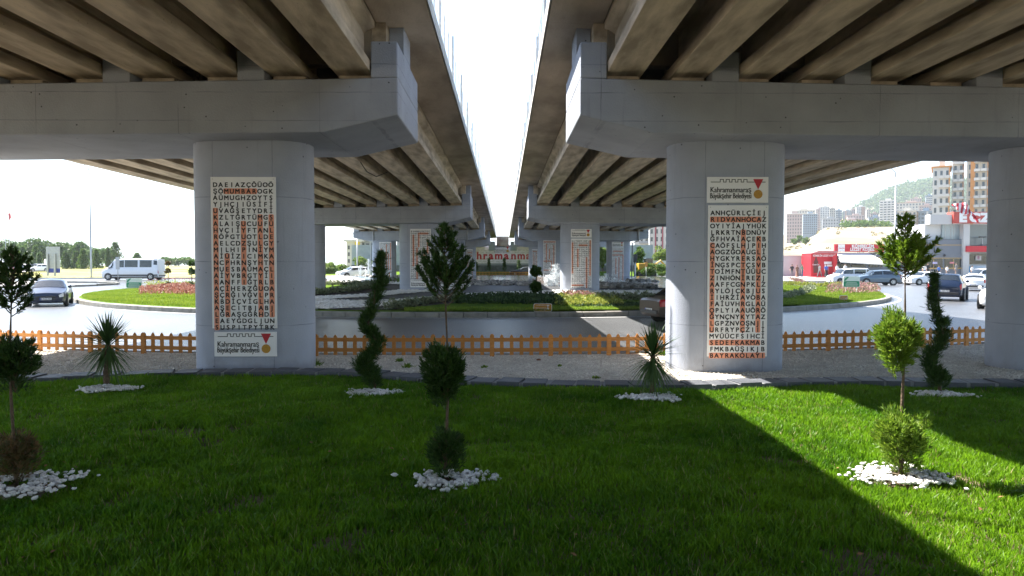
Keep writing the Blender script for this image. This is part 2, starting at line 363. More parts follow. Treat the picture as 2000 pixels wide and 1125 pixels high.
# stones
def ico():
    t = (1 + 5 ** .5) / 2
    v = nrm(np.array([(-1, t, 0), (1, t, 0), (-1, -t, 0), (1, -t, 0), (0, -1, t), (0, 1, t), (0, -1, -t), (0, 1, -t), (t, 0, -1), (t, 0, 1), (-t, 0, -1), (-t, 0, 1)], float))
    f = np.array([(0, 11, 5), (0, 5, 1), (0, 1, 7), (0, 7, 10), (0, 10, 11), (1, 5, 9), (5, 11, 4), (11, 10, 2), (10, 7, 6), (7, 1, 8), (3, 9, 4), (3, 4, 2), (3, 2, 6), (3, 6, 8), (3, 8, 9), (4, 9, 5), (2, 4, 11), (6, 2, 10), (8, 6, 7), (9, 8, 1)])
    return v, f
IV, IF = ico()
def stones(name, pts, size, m, flat=.65, parent=None, jag=.18, smooth=True):
    n = len(pts); pts = np.asarray(pts, float)
    v = IV[None] * (1 + rng.normal(0, jag, (n, 12, 1))); v = v * rng.uniform(.65, 1.3, (n, 1, 3)) * np.array([1, 1, flat])
    a = rng.uniform(0, 6.28, n); c, s = np.cos(a), np.sin(a)
    x = v[..., 0] * c[:, None] - v[..., 1] * s[:, None]; y = v[..., 0] * s[:, None] + v[..., 1] * c[:, None]
    v = np.stack([x, y, v[..., 2]], -1) * (np.broadcast_to(size, (n,)) * rng.uniform(.6, 1.25, n))[:, None, None] + pts[:, None]
    F = (IF[None] + (np.arange(n) * 12)[:, None, None]).reshape(-1, 3)
    return npmesh(name, v.reshape(-1, 3), F, m, parent, smooth=smooth)
def scatter_band(A, B, n, zf, off):
    A = resample(A, 200); B = resample(B, 200); i = rng.integers(0, 199, n); t = rng.uniform(0, 1, n)[:, None]; k = rng.uniform(0, 1, n)[:, None]
    p = (A[i] * (1 - k) + A[i + 1] * k) * (1 - t) + (B[i] * (1 - k) + B[i + 1] * k) * t
    return np.array([(x, y, zf(x, y) + off) for x, y in p])
for b, nn, o in ((bandA, 7500, .07), (bandB, 3500, .11), (bandC, 1200, .12)):
    tag(stones('white_pebbles', scatter_band(*b, nn, isl_z, o), .07, M_peb), 'band of white pebbles beside the dark path on the island', 'pebbles', 'pebble bands on the island', 'stuff')
def rocks(A, B, n, size, lab):
    p = scatter_band(pix(A), pix(B), n, isl_z, .1); p[:, 2] += rng.uniform(-.05, .05, n)
    tag(stones('rock_edging', p, size, M_rock, .8, jag=.22, smooth=False), lab, 'rocks', 'rock borders of the pools', 'stuff')
rocks([(862, 556), (940, 559), (1048, 560)], [(862, 552), (940, 552), (1048, 555)], 420, .19, 'grey rocks piled along the edge of the middle pool')
rocks([(1165, 563), (1200, 564), (1285, 564)], [(1165, 555), (1200, 558), (1275, 562.5)], 330, .19, 'dark rocks along the front of the right pool')
rocks([(1225, 553), (1285, 553.5)], [(1225, 551), (1285, 552)], 60, .2, 'short row of dark rocks inside the right pool')
rocks([(640, 551), (783, 553)], [(640, 548), (783, 545)], 260, .18, 'rocks edging the left pool below the fountain')
# ---- foreground: gravel bed, slate kerb, lawn
KX = [-22, -12, -8.6, -7.6, -5.6, -4.0, -2.6, -1.2, .1, 1.7, 3.0, 4.7, 6.0, 8.3, 12, 22]
KY = [12.6, 12.3, 12.2, 12.25, 12.8, 12.95, 12.75, 12.0, 11.65, 11.35, 11.35, 11.7, 11.8, 11.5, 11.2, 11]
def ky(x): return float(np.interp(x, KX, KY))
LZ = .25
def lawn_z(x, y): return LZ + .02 * math.sin(x * 1.7 + y) + .02 * math.sin(y * 1.3 - x * .6) - .02
FR = 43.0
def fence_y(x): return IC[1] - math.sqrt(FR * FR - (x - IC[0]) ** 2)
M_grav = mat('cream gravel', (.66, .60, .50), .9, (.50, .45, .37), 2.5, .5, 1, 60, speck=(55, .65, (.22, .19, .15), (.72, .66, .56)))
def gz_(x, y): return .15
xs = np.linspace(-24, 24, 60)
strip('gravel_bed', [(x, ky(x)) for x in xs], [(x, fence_y(x) + .25) for x in xs], M_grav, gz_, 0, 80, 12)
kerb_loop('road_kerb', [(x, fence_y(x) + .32) for x in np.linspace(-26, 26, 60)], .16, -.1, .17, M_kerb)
pts = []
while len(pts) < 26000:
    y = rng.uniform(11.3, 18.5); x = rng.uniform(-.8 * y, .8 * y)
    if ky(x) + .2 < y < fence_y(x) + .1: pts.append((x, y, .155))
tag(stones('gravel_stones', pts, .016, mat('cream stone', (.76, .71, .62), .8, (.48, .44, .37), 3, .8), .7), 'loose cream gravel between the slate kerb and the picket fence', 'gravel', kind='stuff')
# slate kerb: dark slabs with pale mortar joints
mb = MB(); mo = MB(); s_pts = resample([(x, ky(x)) for x in np.linspace(-22, 22, 200)], 105)
for i in range(len(s_pts) - 1):
    a, b = Vector(s_pts[i]), Vector(s_pts[i + 1]); d = b - a; L = d.length; d /= L; nn = Vector((-d.y, d.x)); h = random.uniform(-.012, .012)
    ja, jb = a + d * .028, b - d * .028; sk = d * random.uniform(-.03, .05)
    q = [ja - nn * .22, jb - nn * .22, jb + nn * .24 + sk, ja + nn * .24 + sk]
    mb.add([(*p, .05) for p in q] + [(*p, .315 + h) for p in q], [(0, 1, 5, 4), (1, 2, 6, 5), (2, 3, 7, 6), (3, 0, 4, 7), (4, 5, 6, 7)])
    q = [a - nn * .21, b - nn * .21, b + nn * .23, a + nn * .23]
    mo.add([(*p, .05) for p in q] + [(*p, .298) for p in q], [(0, 1, 5, 4), (2, 3, 7, 6), (4, 5, 6, 7)])
kb = tag(mb.build('slate_kerb', M_slate, bevel=.008), kind='structure'); mo.build('mortar', M_mortar, kb)
# lawn soil
xs = np.linspace(-22, 22, 90)
strip('lawn_soil', [(x, -16) for x in xs], [(x, ky(x) - .1) for x in xs], mat('lawn soil', (.14, .105, .06), .95, (.06, .045, .025), 3, .7, .8, 30), lawn_z, -.01, 90, 50)
# grass blades
def vn(x, y, s, seed):
    r = np.random.default_rng(seed); g = r.uniform(0, 1, (64, 64)); X, Y = x / s + 20, y / s + 20; i, j = np.floor(X).astype(int) % 63, np.floor(Y).astype(int) % 63; a, b = X % 1, Y % 1
    a = a * a * (3 - 2 * a); b = b * b * (3 - 2 * b)
    return (g[i, j] * (1 - a) + g[i + 1, j] * a) * (1 - b) + (g[i, j + 1] * (1 - a) + g[i + 1, j + 1] * a) * b
N0 = 620000
gy = np.sqrt(rng.uniform(3.1 ** 2, 13.2 ** 2, N0)); gx = rng.uniform(-.78, .78, N0) * gy
keep = gy < np.interp(gx, KX, KY) - .24
bare = vn(gx, gy, .55, 1) * .6 + vn(gx, gy, .2, 2) * .4
keep &= rng.uniform(0, 1, N0) > np.clip((bare - .72) * 9, 0, .8)
keep &= rng.uniform(0, 1, N0) < np.clip(1.25 - gy * .055, .45, 1)
RINGS = [(30, 950, .50, .33, 130), (208, 762, .40, .26, 120), (730, 770, .40, .26, 110), (880, 942, .34, .25, 95), (1274, 779, .38, .24, 110), (1757, 932, .40, .33, 130), (1838, 773, .42, .2, 80)]
RP = [G(u, v, LZ) for u, v, *_ in RINGS]
for p, r in zip(RP, RINGS): keep &= (((gx - p.x) / r[2]) ** 2 + ((gy - p.y) / r[3]) ** 2) > rng.uniform(.5, 1.1, N0)
gx, gy = gx[keep], gy[keep]; n = len(gx)
hgt = .78 * (.045 + .05 * vn(gx, gy, .35, 3) + .03 * vn(gx, gy, .09, 5)) * rng.uniform(.6, 1.3, n); wd = rng.uniform(.0035, .006, n) * (1 + gy * .04)
az = rng.uniform(0, 2 * np.pi, n); lean = rng.uniform(.05, .75, n) * hgt; la = vn(gx, gy, .3, 8) * 9 + rng.normal(0, 1.7, n)
gz = LZ + .02 * np.sin(gx * 1.7 + gy) + .02 * np.sin(gy * 1.3 - gx * .6) - .035
B = np.stack([gx, gy, gz], 1); S = np.stack([np.cos(az), np.sin(az), 0 * az], 1) * wd[:, None]; Ld = np.stack([np.cos(la), np.sin(la), 0 * la], 1) * lean[:, None]
Mi = B + Ld * .3; Mi[:, 2] += hgt * .6; T = B + Ld; T[:, 2] += hgt
V = np.stack([B - S, B + S, Mi + S * .7, Mi - S * .7, T], 1).reshape(-1, 3); i0 = np.arange(n) * 5
tint = np.clip(vn(gx, gy, .8, 4) * .5 + vn(gx, gy, .15, 6) * .3 + rng.uniform(0, .35, n), 0, 1); tint = np.repeat(tint, 5)
F = np.stack([np.stack([i0, i0 + 1, i0 + 2, i0 + 3], 1), np.stack([i0 + 3, i0 + 2, i0 + 4, i0 + 4], 1)], 1).reshape(-1, 4)
# second face is a triangle: build with mixed sizes
me = bpy.data.meshes.new('lawn_grass'); me.vertices.add(len(V)); me.vertices.foreach_set('co', V.astype(np.float32).ravel())
lp = np.stack([i0, i0 + 1, i0 + 2, i0 + 3, i0 + 3, i0 + 2, i0 + 4], 1).astype(np.int32); me.loops.add(lp.size); me.loops.foreach_set('vertex_index', lp.ravel())
st = (np.arange(n) * 7)[:, None] + np.array([0, 4]); me.polygons.add(n * 2); me.polygons.foreach_set('loop_start', st.ravel().astype(np.int32)); me.update(calc_edges=True)
a_ = me.color_attributes.new('tint', 'FLOAT_COLOR', 'POINT'); a_.data.foreach_set('color', np.repeat(tint, 4).astype(np.float32))
M_blade = leafmat('grass blade', (.018, .11, .004), (.20, .37, .014), .62, .42)
me.materials.append(M_blade); tag(link(bpy.data.objects.new('lawn_grass', me)), 'short green lawn grass in front of the slate kerb', 'grass', kind='stuff')
i_ = rng.choice(n, 16000, replace=False); i_ = i_[vn(gx[i_], gy[i_], .4, 9) > .38]
Bs = B[i_] + np.array([.004, 0, .0]); Ts = T[i_] + rng.normal(0, .02, (len(i_), 3)); Sw = S[i_] * 1.1
tag(npmesh('dry_grass', np.stack([Bs - Sw, Bs + Sw, Ts], 1).reshape(-1, 3), np.arange(len(i_) * 3).reshape(-1, 3), leafmat('straw blade', (.22, .18, .06), (.42, .34, .16), .3), col=np.repeat(rng.uniform(0, 1, len(i_)), 3)), 'dry straw coloured blades scattered through the lawn', 'grass', kind='stuff')
for (u, v, rx, ry, nn), p in zip(RINGS, RP):
    a = rng.uniform(0, 6.28, nn * 3); r = np.where(rng.uniform(0, 1, nn * 3) < .07, rng.uniform(1, 1.35, nn * 3), rng.uniform(.3, 1.0, nn * 3)) * (1 + .18 * np.sin(a * 3 + u) + .1 * np.sin(a * 7 + u * 2))
    pt = np.stack([p.x + rx * r * np.cos(a), p.y + ry * r * np.sin(a), LZ + .02 + rng.uniform(0, .02, nn * 3)], 1)
    tag(stones('pebble_ring', pt, .027 if p.y > 8 else .022, M_peb, .7), 'white pebbles strewn round the base of the ' + {30: 'brown-tinged tiered cypress at the far left', 208: 'left spiky palm', 730: 'dark spiral cypress by the left pier', 880: 'tiered cypress in the middle of the lawn', 1274: 'right spiky palm', 1757: 'sunlit tiered cypress', 1838: 'thin spiral cypress on the right'}[u], 'pebbles', 'pebble rings on the lawn', 'stuff')

lx = rng.uniform(-1, 1, 110); ly = rng.uniform(4, 11, 110); lx = lx * ly * .72; V, F = [], []
for i in range(110):
    if ly[i] > ky(lx[i]) - .3: continue
    c = Vector((lx[i], ly[i], LZ + random.uniform(.01, .04))); a = random.uniform(0, 6.28); s_ = random.uniform(.012, .028); e = Vector((math.cos(a), math.sin(a), random.uniform(-.4, .4))) * s_; f = Vector((-math.sin(a), math.cos(a), random.uniform(-.4, .4))) * s_ * .5
    V += [c - e, c + f + Vector((0, 0, s_ * .3)), c + e, c - f]; n0 = len(V) - 4; F.append((n0, n0 + 1, n0 + 2, n0 + 3))
tag(npmesh('fallen_leaves', [tuple(v_) for v_ in V], F, mat('dry leaf', (.28, .15, .06), .8, (.16, .08, .03), 20, .8)), 'dry brown leaves fallen on the lawn', 'leaves', kind='stuff')
# ---------------------------------------------------------------- viaducts
XC = -.27
PY = [14.27 + 27.3 * k for k in range(-1, 4)]; YEND = 123.2
GX = [2.45 + 1.19 * k for k in range(10)]
def sag(x): return -.016 * (x - 1.6)
M_rail = mat('pale painted steel', (.62, .62, .60), .5, (.5, .5, .48), 3, .4)
def build_viaduct(sg, label):
    T = thing('viaduct', label, 'viaduct', (XC, 0, 0), 0, 'twin road viaducts')
    X = lambda x: sg * x
    # deck slab (with crossfall)
    mb = MB(); prof = [(1.1, 6.80), (2.2, 6.74), (14.3, 6.74 + sag(14.3)), (14.3, 7.0 + sag(14.3)), (1.1, 7.0)]
    mb.prism([(X(a), b) for a, b in prof], -34, YEND, 'y'); mb.build('deck_slab', M_slab, T); mb = MB(); mb.prism([(X(1.10), 6.775), (X(2.12), 6.722), (X(2.12), 6.738), (X(1.10), 6.797)], -34, YEND, 'y'); mb.build('edge_soffit', M_over, T)
    spans = [(-34, PY[0])] + [(PY[i], PY[i + 1]) for i in range(4)] + [(PY[4], YEND)]
    prof = [(-.33, 0), (.33, 0), (.33, .19), (.11, .36), (.11, .86), (.3, .98), (.3, 1.12), (-.3, 1.12), (-.3, .98), (-.11, .86), (-.11, .36), (-.33, .19)]
    for g in GX:
        for a, b in spans:
            mb = MB(); L = (b - a) - .5; mb.prism(prof, -L / 2, L / 2, 'y')
            o = mb.build('girder', M_girder, T, bevel=.012); o.location = (X(g), (a + b) / 2, 5.66 + sag(g))
    for y in PY + [YEND - 1.2]:
        for dy in (-.75, .45):
            mb = MB(); mb.prism([(X(2.2), 5.95), (X(13.0), 5.95 + sag(13)), (X(13.0), 6.72 + sag(13)), (X(2.2), 6.72)], y + dy, y + dy + .3, 'y')
            mb.build('diaphragm', M_slab, T)
    # parapets with vertical ribs
    for side, x0, x1 in ((0, 1.06, 1.3), (1, 14.1, 14.34)):
        zb = 0 if side == 0 else sag(14.3); mb = MB(); xi, xo = (X(x0), X(x1)); top = 7.06 if side == 0 else 7.78
        mb.prism([(xi, 6.78 + zb), (xo, 6.99 + zb), (xo, top + zb), (xi, top + zb)], -34, YEND, 'y')
        o = mb.build('edge_beam' if side == 0 else 'parapet', M_fascia, T)
        if side == 0:
            y = 2.1; rl = MB().box(-.012, .012, -.012, .012, 0, 1.0).mesh('railing_post', M_rail)
            k = 0
            while y < YEND and k < 98:
                pm = bpy.data.objects.new('railing_post', rl); link(pm, o); pm.location = (X(1.14), y, 7.06)
                y += 1.25; k += 1
            y = 4.2
            while y < YEND:
                pm = MB().tube([(0, 0, 0), (0, 0, 1.75)], .028, 6).build('tall_post', M_metal, o); pm.location = (X(1.22), y, 7.06); y += 4.2
            for zz in (7.55, 8.04): MB().tube([(X(1.14), -30, zz), (X(1.14), YEND, zz)], .007, 5).build('rail', M_rail, o)
    # piers
    for y in PY:
        cp = MB(); a, b = y - 1.42, y + 1.53
        c = [(1.62, 4.86), (2.95, 4.55), (12.6, 4.45), (13.9, 4.72), (13.9, 5.5 + sag(13.9)), (1.62, 5.52)]
        cp.prism([(X(p), q) for p, q in c], a, b, 'y')
        cap = cp.build('cap_beam', M_cap, T, bevel=.025)
        lug = MB(); lug.prism([(X(1.622), 5.515), (X(1.622), 6.16), (X(2.1), 6.16), (X(2.1), 5.512)], a + .002, b - .002, 'y'); lug.build('end_stopper', M_cap, cap, bevel=.03)
        lug = MB(); lug.box(min(X(1.66), X(1.93)), max(X(1.66), X(1.93)), y - .35, y + .6, 6.16, 6.79); lug.build('deck_block', M_cap, cap)
        mb = MB(); mb.box(min(X(1.94), X(2.3)), max(X(1.94), X(2.3)), y - .7, y + .55, 6.16, 6.72); mb.build('diaphragm_end', M_girder, cap)
        for g in (3.64, 6.02, 8.40, 10.78):
            for yy in (a + .05, b - .5):
                mb = MB(); mb.box(-.24, .24, 0, .45, -.1, .52); o = mb.build('stopper', M_cap, cap, bevel=.015); o.location = (X(g + .595), yy, 5.51 + sag(g))
        mb = MB(); mb.box(min(X(13.35), X(13.85)), max(X(13.35), X(13.85)), a, b, 5.2, 5.9); mb.build('end_stopper', M_cap, cap, bevel=.03)
        for g in GX:
            for yy in (y - .95, y + .75):
                mb = MB(); mb.box(-.29, .29, 0, .3, -.05, .15); o = mb.build('bearing_block', M_girder, cap); o.location = (X(g), yy - .1, 5.51 + sag(g))
        for cx in (4.65, 11.22):
            hw, ht, r = 1.13, .67, .62; poly = []
            for (qx, qy, a0) in ((hw - r, ht - r, 0), (-(hw - r), ht - r, 90), (-(hw - r), -(ht - r), 180), (hw - r, -(ht - r), 270)):
                for k in range(9): t = R(a0 + 90 * k / 8); poly.append((qx + r * math.cos(t), qy + r * math.sin(t)))
            mb = MB(); mb.prism(poly, .0, 4.6, 'z'); o = mb.build('column', M_paint, cap, smooth=True, angle=25); o.location = (X(cx), y, -.05)
    return T
VL = build_viaduct(-1, 'left hand concrete viaduct on grey painted piers with tan girders')
VR = build_viaduct(1, 'right hand concrete viaduct whose inner pier end catches the sun')
def pipe(T, pts, r=.06):
    return MB().tube(pts, r, 8).build('drain_pipe', M_metal, T, smooth=True)
y3 = PY[3]; pipe(VL, [(-3.2, y3 - 1.5, 6.3), (-3.2, y3 - 1.5, 4.6), (-3.35, y3 - .75, 4.4), (-3.4, y3 - .73, .9)])
pipe(VL, [(-12.0, y3 - 1.5, 6.0), (-12.0, y3 - 1.5, 4.45), (-12.35, y3 - .8, 4.3), (-12.4, y3 - .6, 1.0)])
pipe(VR, [(12.9, y3 - 1.5, 6.0), (12.9, y3 - 1.5, 4.4), (12.45, y3 - .8, 4.3), (12.42, y3 - .6, 1.0)])
# loose cable drooping below the left girders
tag(MB().tube([P(697, 292, 24), P(703, 315, 24), P(716, 335, 24), P(735, 345, 24), P(757, 336, 24)], .015, 6).build('hanging_cable', M_dark), 'thin loose cable drooping from the girders behind the left pier', 'cable')
# abutment
A = thing('abutment_wall', 'grey retaining wall closing the underpass behind the red lettered banner', 'wall', (XC, YEND, 0))
MB().box(-26, 26, .6, 1.6, 0, 5.6).build('wall', M_cap, A)
MB().box(-1.05, 1.05, .3, .6, 5.4, 7.1).build('back_wall', mat('stained plaster', (.42, .34, .27), .9, (.24, .14, .10), .9, .8), A)
for sx in (-1, 1): MB().box(min(sx * 1.3, sx * 2.4), max(sx * 1.3, sx * 2.4), -.2, .6, 4.6, 6.2).build('end_block', M_cap, A)
MB().box(-26, 26, .2, .6, .2, 2.1).build('stone_plinth', mat('dark stone wall', (.12, .125, .13), .9, (.06, .06, .065), 2, .6, .5, 6, speck=(1.6, .5, (.06, .06, .065), (.2, .2, .2))), A)
# raised ground under the far end
strip('far_verge', [(x, 100) for x in (-30, 0, 30)], [(x, YEND + .5) for x in (-30, 0, 30)], M_turf, lambda x, y: .55 + .45 * ss(104, 118, y), .02, 20, 10)

# ---------------------------------------------------------------- word search signs
S_L = "DAEIAZÇÖÜOÖ ŞÖMUMBAROGK AÜMUGHZOYTS YJHÇJIÜSİFİ UVAĞSETYDRİ KZLTĞRTÜMGS ALAIŞUCUUFÜ HVÇIİYFTANL RÖPGTUOTLDE AELCDZŞULGY MILHIPINİYM AİÜİZICIMKA NCPHRNŞYHTN MUESBAÜMAÇL AİYVBRGTYİI RANFFIĞTRLB AÇİHERZĞUOA ŞÇRĞIVĞVLPR KBDİÇVİGLHA AŞECITBJABJ LĞRAŞGĞRHDI EAEYGDGLJUN SUSPITPYTBK".split()
H_L = [('h', 1, 2, 7), ('v', 0, 4, 22), ('v', 2, 11, 20), ('v', 5, 6, 15), ('v', 8, 5, 20), ('v', 10, 5, 20)]
S_R = "ANHÇÜRLÇİEJ RIDVANHOCAZ OYIYİAJYHÜK LRKRTNBDNÜV ĞFHVAİAÇEKB CAÖFSLHJPIH AOGZĞOAUGLİ HYGKYRERSAÖ İNGSPCTÇSVB TOİMFNTÜÜUC ZINHÖNİREZJ AAFFCGNPKLZ RYLÖJCKBJUS İIHRZİAVOBA FAİUVHRGLAÜ OPLYIAAUÖRÖ ĞYNÇNYKYTAZ LGPZNVOŞNJI URFRYPÇZIIİ MVÜÜCFSIHCİ SEDEFKAKMAB FMKBAÜŞIKJB BAYRAKOLAYI".split()
H_R = [('h', 1, 0, 9), ('v', 0, 5, 18), ('v', 6, 3, 18), ('v', 9, 4, 18), ('h', 20, 0, 9), ('h', 22, 0, 10)]
S_L2 = "KVHNNJOÇTOT OSBETAVŞANÜ GEEIAGTNSDF ZRRSYKBMYAU GEZBLICZHHB AKSIAEGÇNİZ PKAÜSJZÜYMP ÜLOCIICHAMI ÖİKKPJOOGER AMHEOISŞSTZ KAGTÇBROABG USCNHCOYIEA IAYSISIÇPAC ÜHAİIÜHUBAC DAYRIKLİHÇİ LSAGCEZAIAR NIPÇİBOYTME TÇIATGHAGSİ ZNAÇABEZDUF VFALCİSKOPA VUASNPŞTRIK OOBEGELÜMCA İCHZİYUKTRB".split()
H_L2 = [('h', 1, 4, 9), ('v', 4, 1, 7), ('v', 1, 2, 16), ('v', 9, 4, 10), ('v', 3, 8, 22), ('v', 7, 9, 14), ('v', 9, 13, 15)]
S_R2 = "NJTÜOYJGPLD ÇGÜFDHEZOCE IMGGGÖKSUGM ROKPGKMSKZİ TZOSKSHJPGR AZIETCOÖAOC SSYNPKFRBÖİ LNMEKÖFNVNL ARVMKIYYMIE NSLAESYCEŞN KBPYSFÖHRYÇ OHRSAVGCCKA NMPEDVVTİCR AHÖPJKHGMKS ĞIUKMAUSEGI IÜSGRVOGKOS YCZSGVCGKHI JVÖZONMYÖUZ BCCGHVICPÜG OZHFKRPFTGP ÜSJUIPHUEUZ KÖRSULUISSF KSSGOBMLEYJ".split()
H_R2 = [('v', 10, 0, 16), ('v', 0, 1, 15), ('h', 2, 4, 8), ('v', 3, 4, 12), ('v', 8, 8, 22), ('h', 21, 0, 6)]
def shuffle_rows(rows, k):
    r = random.Random(k); rows = list(rows); r.shuffle(rows); return rows
def word_panel(cx, y, z0, wid, hei, rows, hl, label, simple=False):
    T = thing('word_search_panel', label, 'sign', (cx, y, z0), 0, 'word search panels on the piers')
    MB().box(-wid / 2, wid / 2, -.03, 0, 0, hei).build('panel', M_panel, T, bevel=.004)
    px_, pz = wid * .0855, hei * .0428; n = len(rows)
    ox, oz = -5 * px_ - .02 * 0, hei - hei * .030 - pz / 2
    hb = MB()
    for k, a, b, c in hl:
        if k == 'h': x0, x1, z1, z2 = ox + (b - .5) * px_, ox + (c + .5) * px_, oz - (a + .44) * pz, oz - (a - .44) * pz
        else: x0, x1, z1, z2 = ox + (a - .47) * px_, ox + (a + .47) * px_, oz - (c + .45) * pz, oz - (b - .45) * pz
        r = px_ * .15
        poly = [(x0 + r, z1), (x1 - r, z1), (x1, z1 + r), (x1, z2 - r), (x1 - r, z2), (x0 + r, z2), (x0, z2 - r), (x0, z1 + r)]
        hb.prism(poly, -.032, -.030, 'y')
    hb.build('highlight_strips', M_orange, T)
    lb = MB(); hl_ = pz * .69
    for i, row in enumerate(rows):
        for j, ch in enumerate(row[:11]):
            for sh, sv in ((-.003, -.002), (.003, -.002), (-.003, .003), (.003, .003)): put_text(lb, ch, ox + j * px_ + sh * hl_ / .07, oz - i * pz - hl_ * .5 + sv * hl_ / .07, hl_ / .70, -.0345 - sh * .02 - sv * .05)
    lb.build('letters', M_black, T)
    sc = MB()
    for x in (-wid / 2 + .04, wid / 2 - .04):
        for z in (.04, hei / 3, hei * 2 / 3, hei - .04): sc.lathe([(0, .008), (-.006, .008)], (x, -.031, z), 'y', 8)
    sc.build('screws', M_metal, T)
    return T
def emblem(mb, x, z, s, w_=0, mw=0, mr=1, mg=2, y=-.032, base=True):
    """city emblem: crenellated line, red ribbon triangle, gold medal. s = panel width"""
    def bar(x0, x1, z0, z1): mb.prism([(x0, z0), (x1, z0), (x1, z1), (x0, z1)], y - .001, y, 'y', mw)
    t = s * .0055; zb = z + s * .13; zt = z + s * .175
    xs_ = [-.46, -.30, -.245, -.20, -.145, -.10, -.045, 0.0, .055, .10, .155, .47]
    lev = [0, 1, 0, 1, 0, 1, 0, 1, 0, 1, 0]
    for i in range(11):
        zz = zt if lev[i] else zb; bar(x + xs_[i] * s, x + xs_[i + 1] * s, zz - t, zz + t)
        if i < 10: bar(x + xs_[i + 1] * s - t, x + xs_[i + 1] * s + t, zb - t, zt + t)
    mb.prism([(x + .26 * s, z + .18 * s), (x + .43 * s, z + .18 * s), (x + .345 * s, z + .005 * s)], y - .003, y - .001, 'y', mr)
    mb.prism([(x + .345 * s + .075 * s * math.cos(a * math.pi / 10), z - .075 * s + .075 * s * math.sin(a * math.pi / 10)) for a in range(20)], y - .003, y - .001, 'y', mg)
def logo_plate(cx, y, z0, wid, hei, label):
    T = thing('emblem_plate', label, 'sign', (cx, y, z0), 0, 'city emblem plates on the piers')
    MB().box(-wid / 2, wid / 2, -.03, 0, 0, hei).build('panel', M_panel, T, bevel=.004)
    mb = MB(); emblem(mb, 0, hei * .50, wid * .96)
    mb.build('emblem', [M_black, M_red, M_gold], T)
    lb = MB()
    for sh in (-.003, 0, .003):
        put_text(lb, 'Kahramanmaraş', -.115 * wid + sh, hei * .40, wid * .125, -.0335 - sh * .02, width=wid * .66)
        put_text(lb, 'Büyükşehir Belediyesi', -.115 * wid + sh, hei * .165, wid * .125, -.0335 - sh * .02, width=wid * .67)
    lb.build('lettering', M_black, T)
def face(p): return PY[p] - .67 - .006
def sign_at(u0, u1, v0, v1, p, kind, label, rows=None, hl=None):
    d = face(p); a = P(u0, v1, d); b = P(u1, v0, d)
    if kind == 'logo': logo_plate((a.x + b.x) / 2, d, a.z, b.x - a.x, b.z - a.z, label)
    else: word_panel((a.x + b.x) / 2, d, a.z, b.x - a.x, b.z - a.z, rows, hl, label)
sign_at(416, 539, 346, 641, 1, 'w', 'tall letter grid panel on the near left pier, above its emblem plate', S_L, H_L)
sign_at(420, 541, 648, 696, 1, 'logo', 'white emblem plate with red ribbon at the foot of the near left pier')
sign_at(1380, 1500, 346, 396, 1, 'logo', 'white emblem plate with red ribbon near the top of the near right pier')
sign_at(1380, 1500, 401, 696, 1, 'w', 'tall letter grid panel on the near right pier, below its emblem plate', S_R, H_R)
sign_at(801.5, 841.5, 447, 544, 2, 'w', 'letter grid panel on the second left pier, behind the tiered cypress', S_L2, H_L2)
sign_at(801.5, 841.5, 545.5, 561, 2, 'logo', 'emblem plate half hidden behind the cypress on the second left pier')
sign_at(1115, 1155.5, 447.5, 464, 2, 'logo', 'small emblem plate high on the second right pier behind the fountain')
sign_at(1115, 1155.5, 466, 562, 2, 'w', 'letter grid panel on the second right pier beside the fountain', S_R2, H_R2)
sign_at(741, 764.5, 472.5, 532, 3, 'w', 'distant letter grid panel behind the left fountain', shuffle_rows(S_L, 1), [('v', 1, 4, 20), ('v', 6, 1, 20), ('v', 10, 0, 20), ('v', 8, 8, 20)])
sign_at(741, 764.5, 532.5, 541, 3, 'logo', 'tiny emblem plate low on the third left pier')
sign_at(1061, 1085.5, 469.5, 528, 3, 'w', 'distant letter grid panel on the third right pier, just left of the second pier', shuffle_rows(S_R, 2), [('h', 0, 0, 10), ('v', 2, 2, 16), ('v', 5, 6, 13), ('v', 9, 3, 17), ('h', 15, 0, 6), ('v', 7, 15, 21), ('h', 22, 0, 6)])
sign_at(1061, 1085.5, 528.5, 540, 3, 'logo', 'emblem plate at the foot of the third right pier behind the fountain spray')
sign_at(1195, 1218.5, 472.5, 482, 3, 'logo', 'small emblem plate on the far outer pier to the right')
sign_at(1195, 1218.5, 483, 540, 3, 'w', 'distant letter grid panel on the outer pier behind the right pool', shuffle_rows(S_L2, 3), [('h', 2, 1, 9), ('h', 5, 0, 10), ('v', 10, 5, 22), ('v', 6, 7, 22), ('v', 3, 8, 20)])
sign_at(912, 923.5, 487, 535, 4, 'w', 'farthest letter grid panel left of the red lettered banner', shuffle_rows(S_R2, 4), [('h', 2, 1, 9), ('h', 5, 0, 9), ('v', 1, 7, 20), ('v', 10, 10, 22)])
sign_at(1039, 1050, 487, 530, 4, 'w', 'farthest letter grid panel right of the red lettered banner', shuffle_rows(S_R, 5), [('h', 1, 1, 9), ('v', 2, 4, 20), ('v', 5, 6, 22), ('v', 8, 2, 20)])
# banner
d = YEND + .15; a = P(904, 514.5, d); b = P(1066, 482.5, d)
T = thing('banner', 'long pale banner with big red letters across the end wall', 'banner', ((a.x + b.x) / 2, d, a.z)); bw, bh = b.x - a.x, b.z - a.z
MB().box(-bw / 2, bw / 2, -.04, .0, 0, bh).build('panel', mat('lilac white banner', (.80, .72, .84), .6), T)
lb = MB(); zb = P(980, 506, d).z - a.z
for ch, u in zip('Kahramanmaraş', (907.5, 921.5, 936, 947.5, 959, 974, 989, 1003, 1018, 1032, 1044, 1055, 1065)):
    x = P(u, 500, d).x - T.location.x
    put_text(lb, ch, x, zb, 1.78, -.045, fat=.035)
    for sx in (-1, 1):
        if ch in 'hrnm': lb.prism([(x + sx * .36 - .16, zb), (x + sx * .36 + .16, zb), (x + sx * .36 + .16, zb + .07), (x + sx * .36 - .16, zb + .07)], -.05, -.045, 'y')
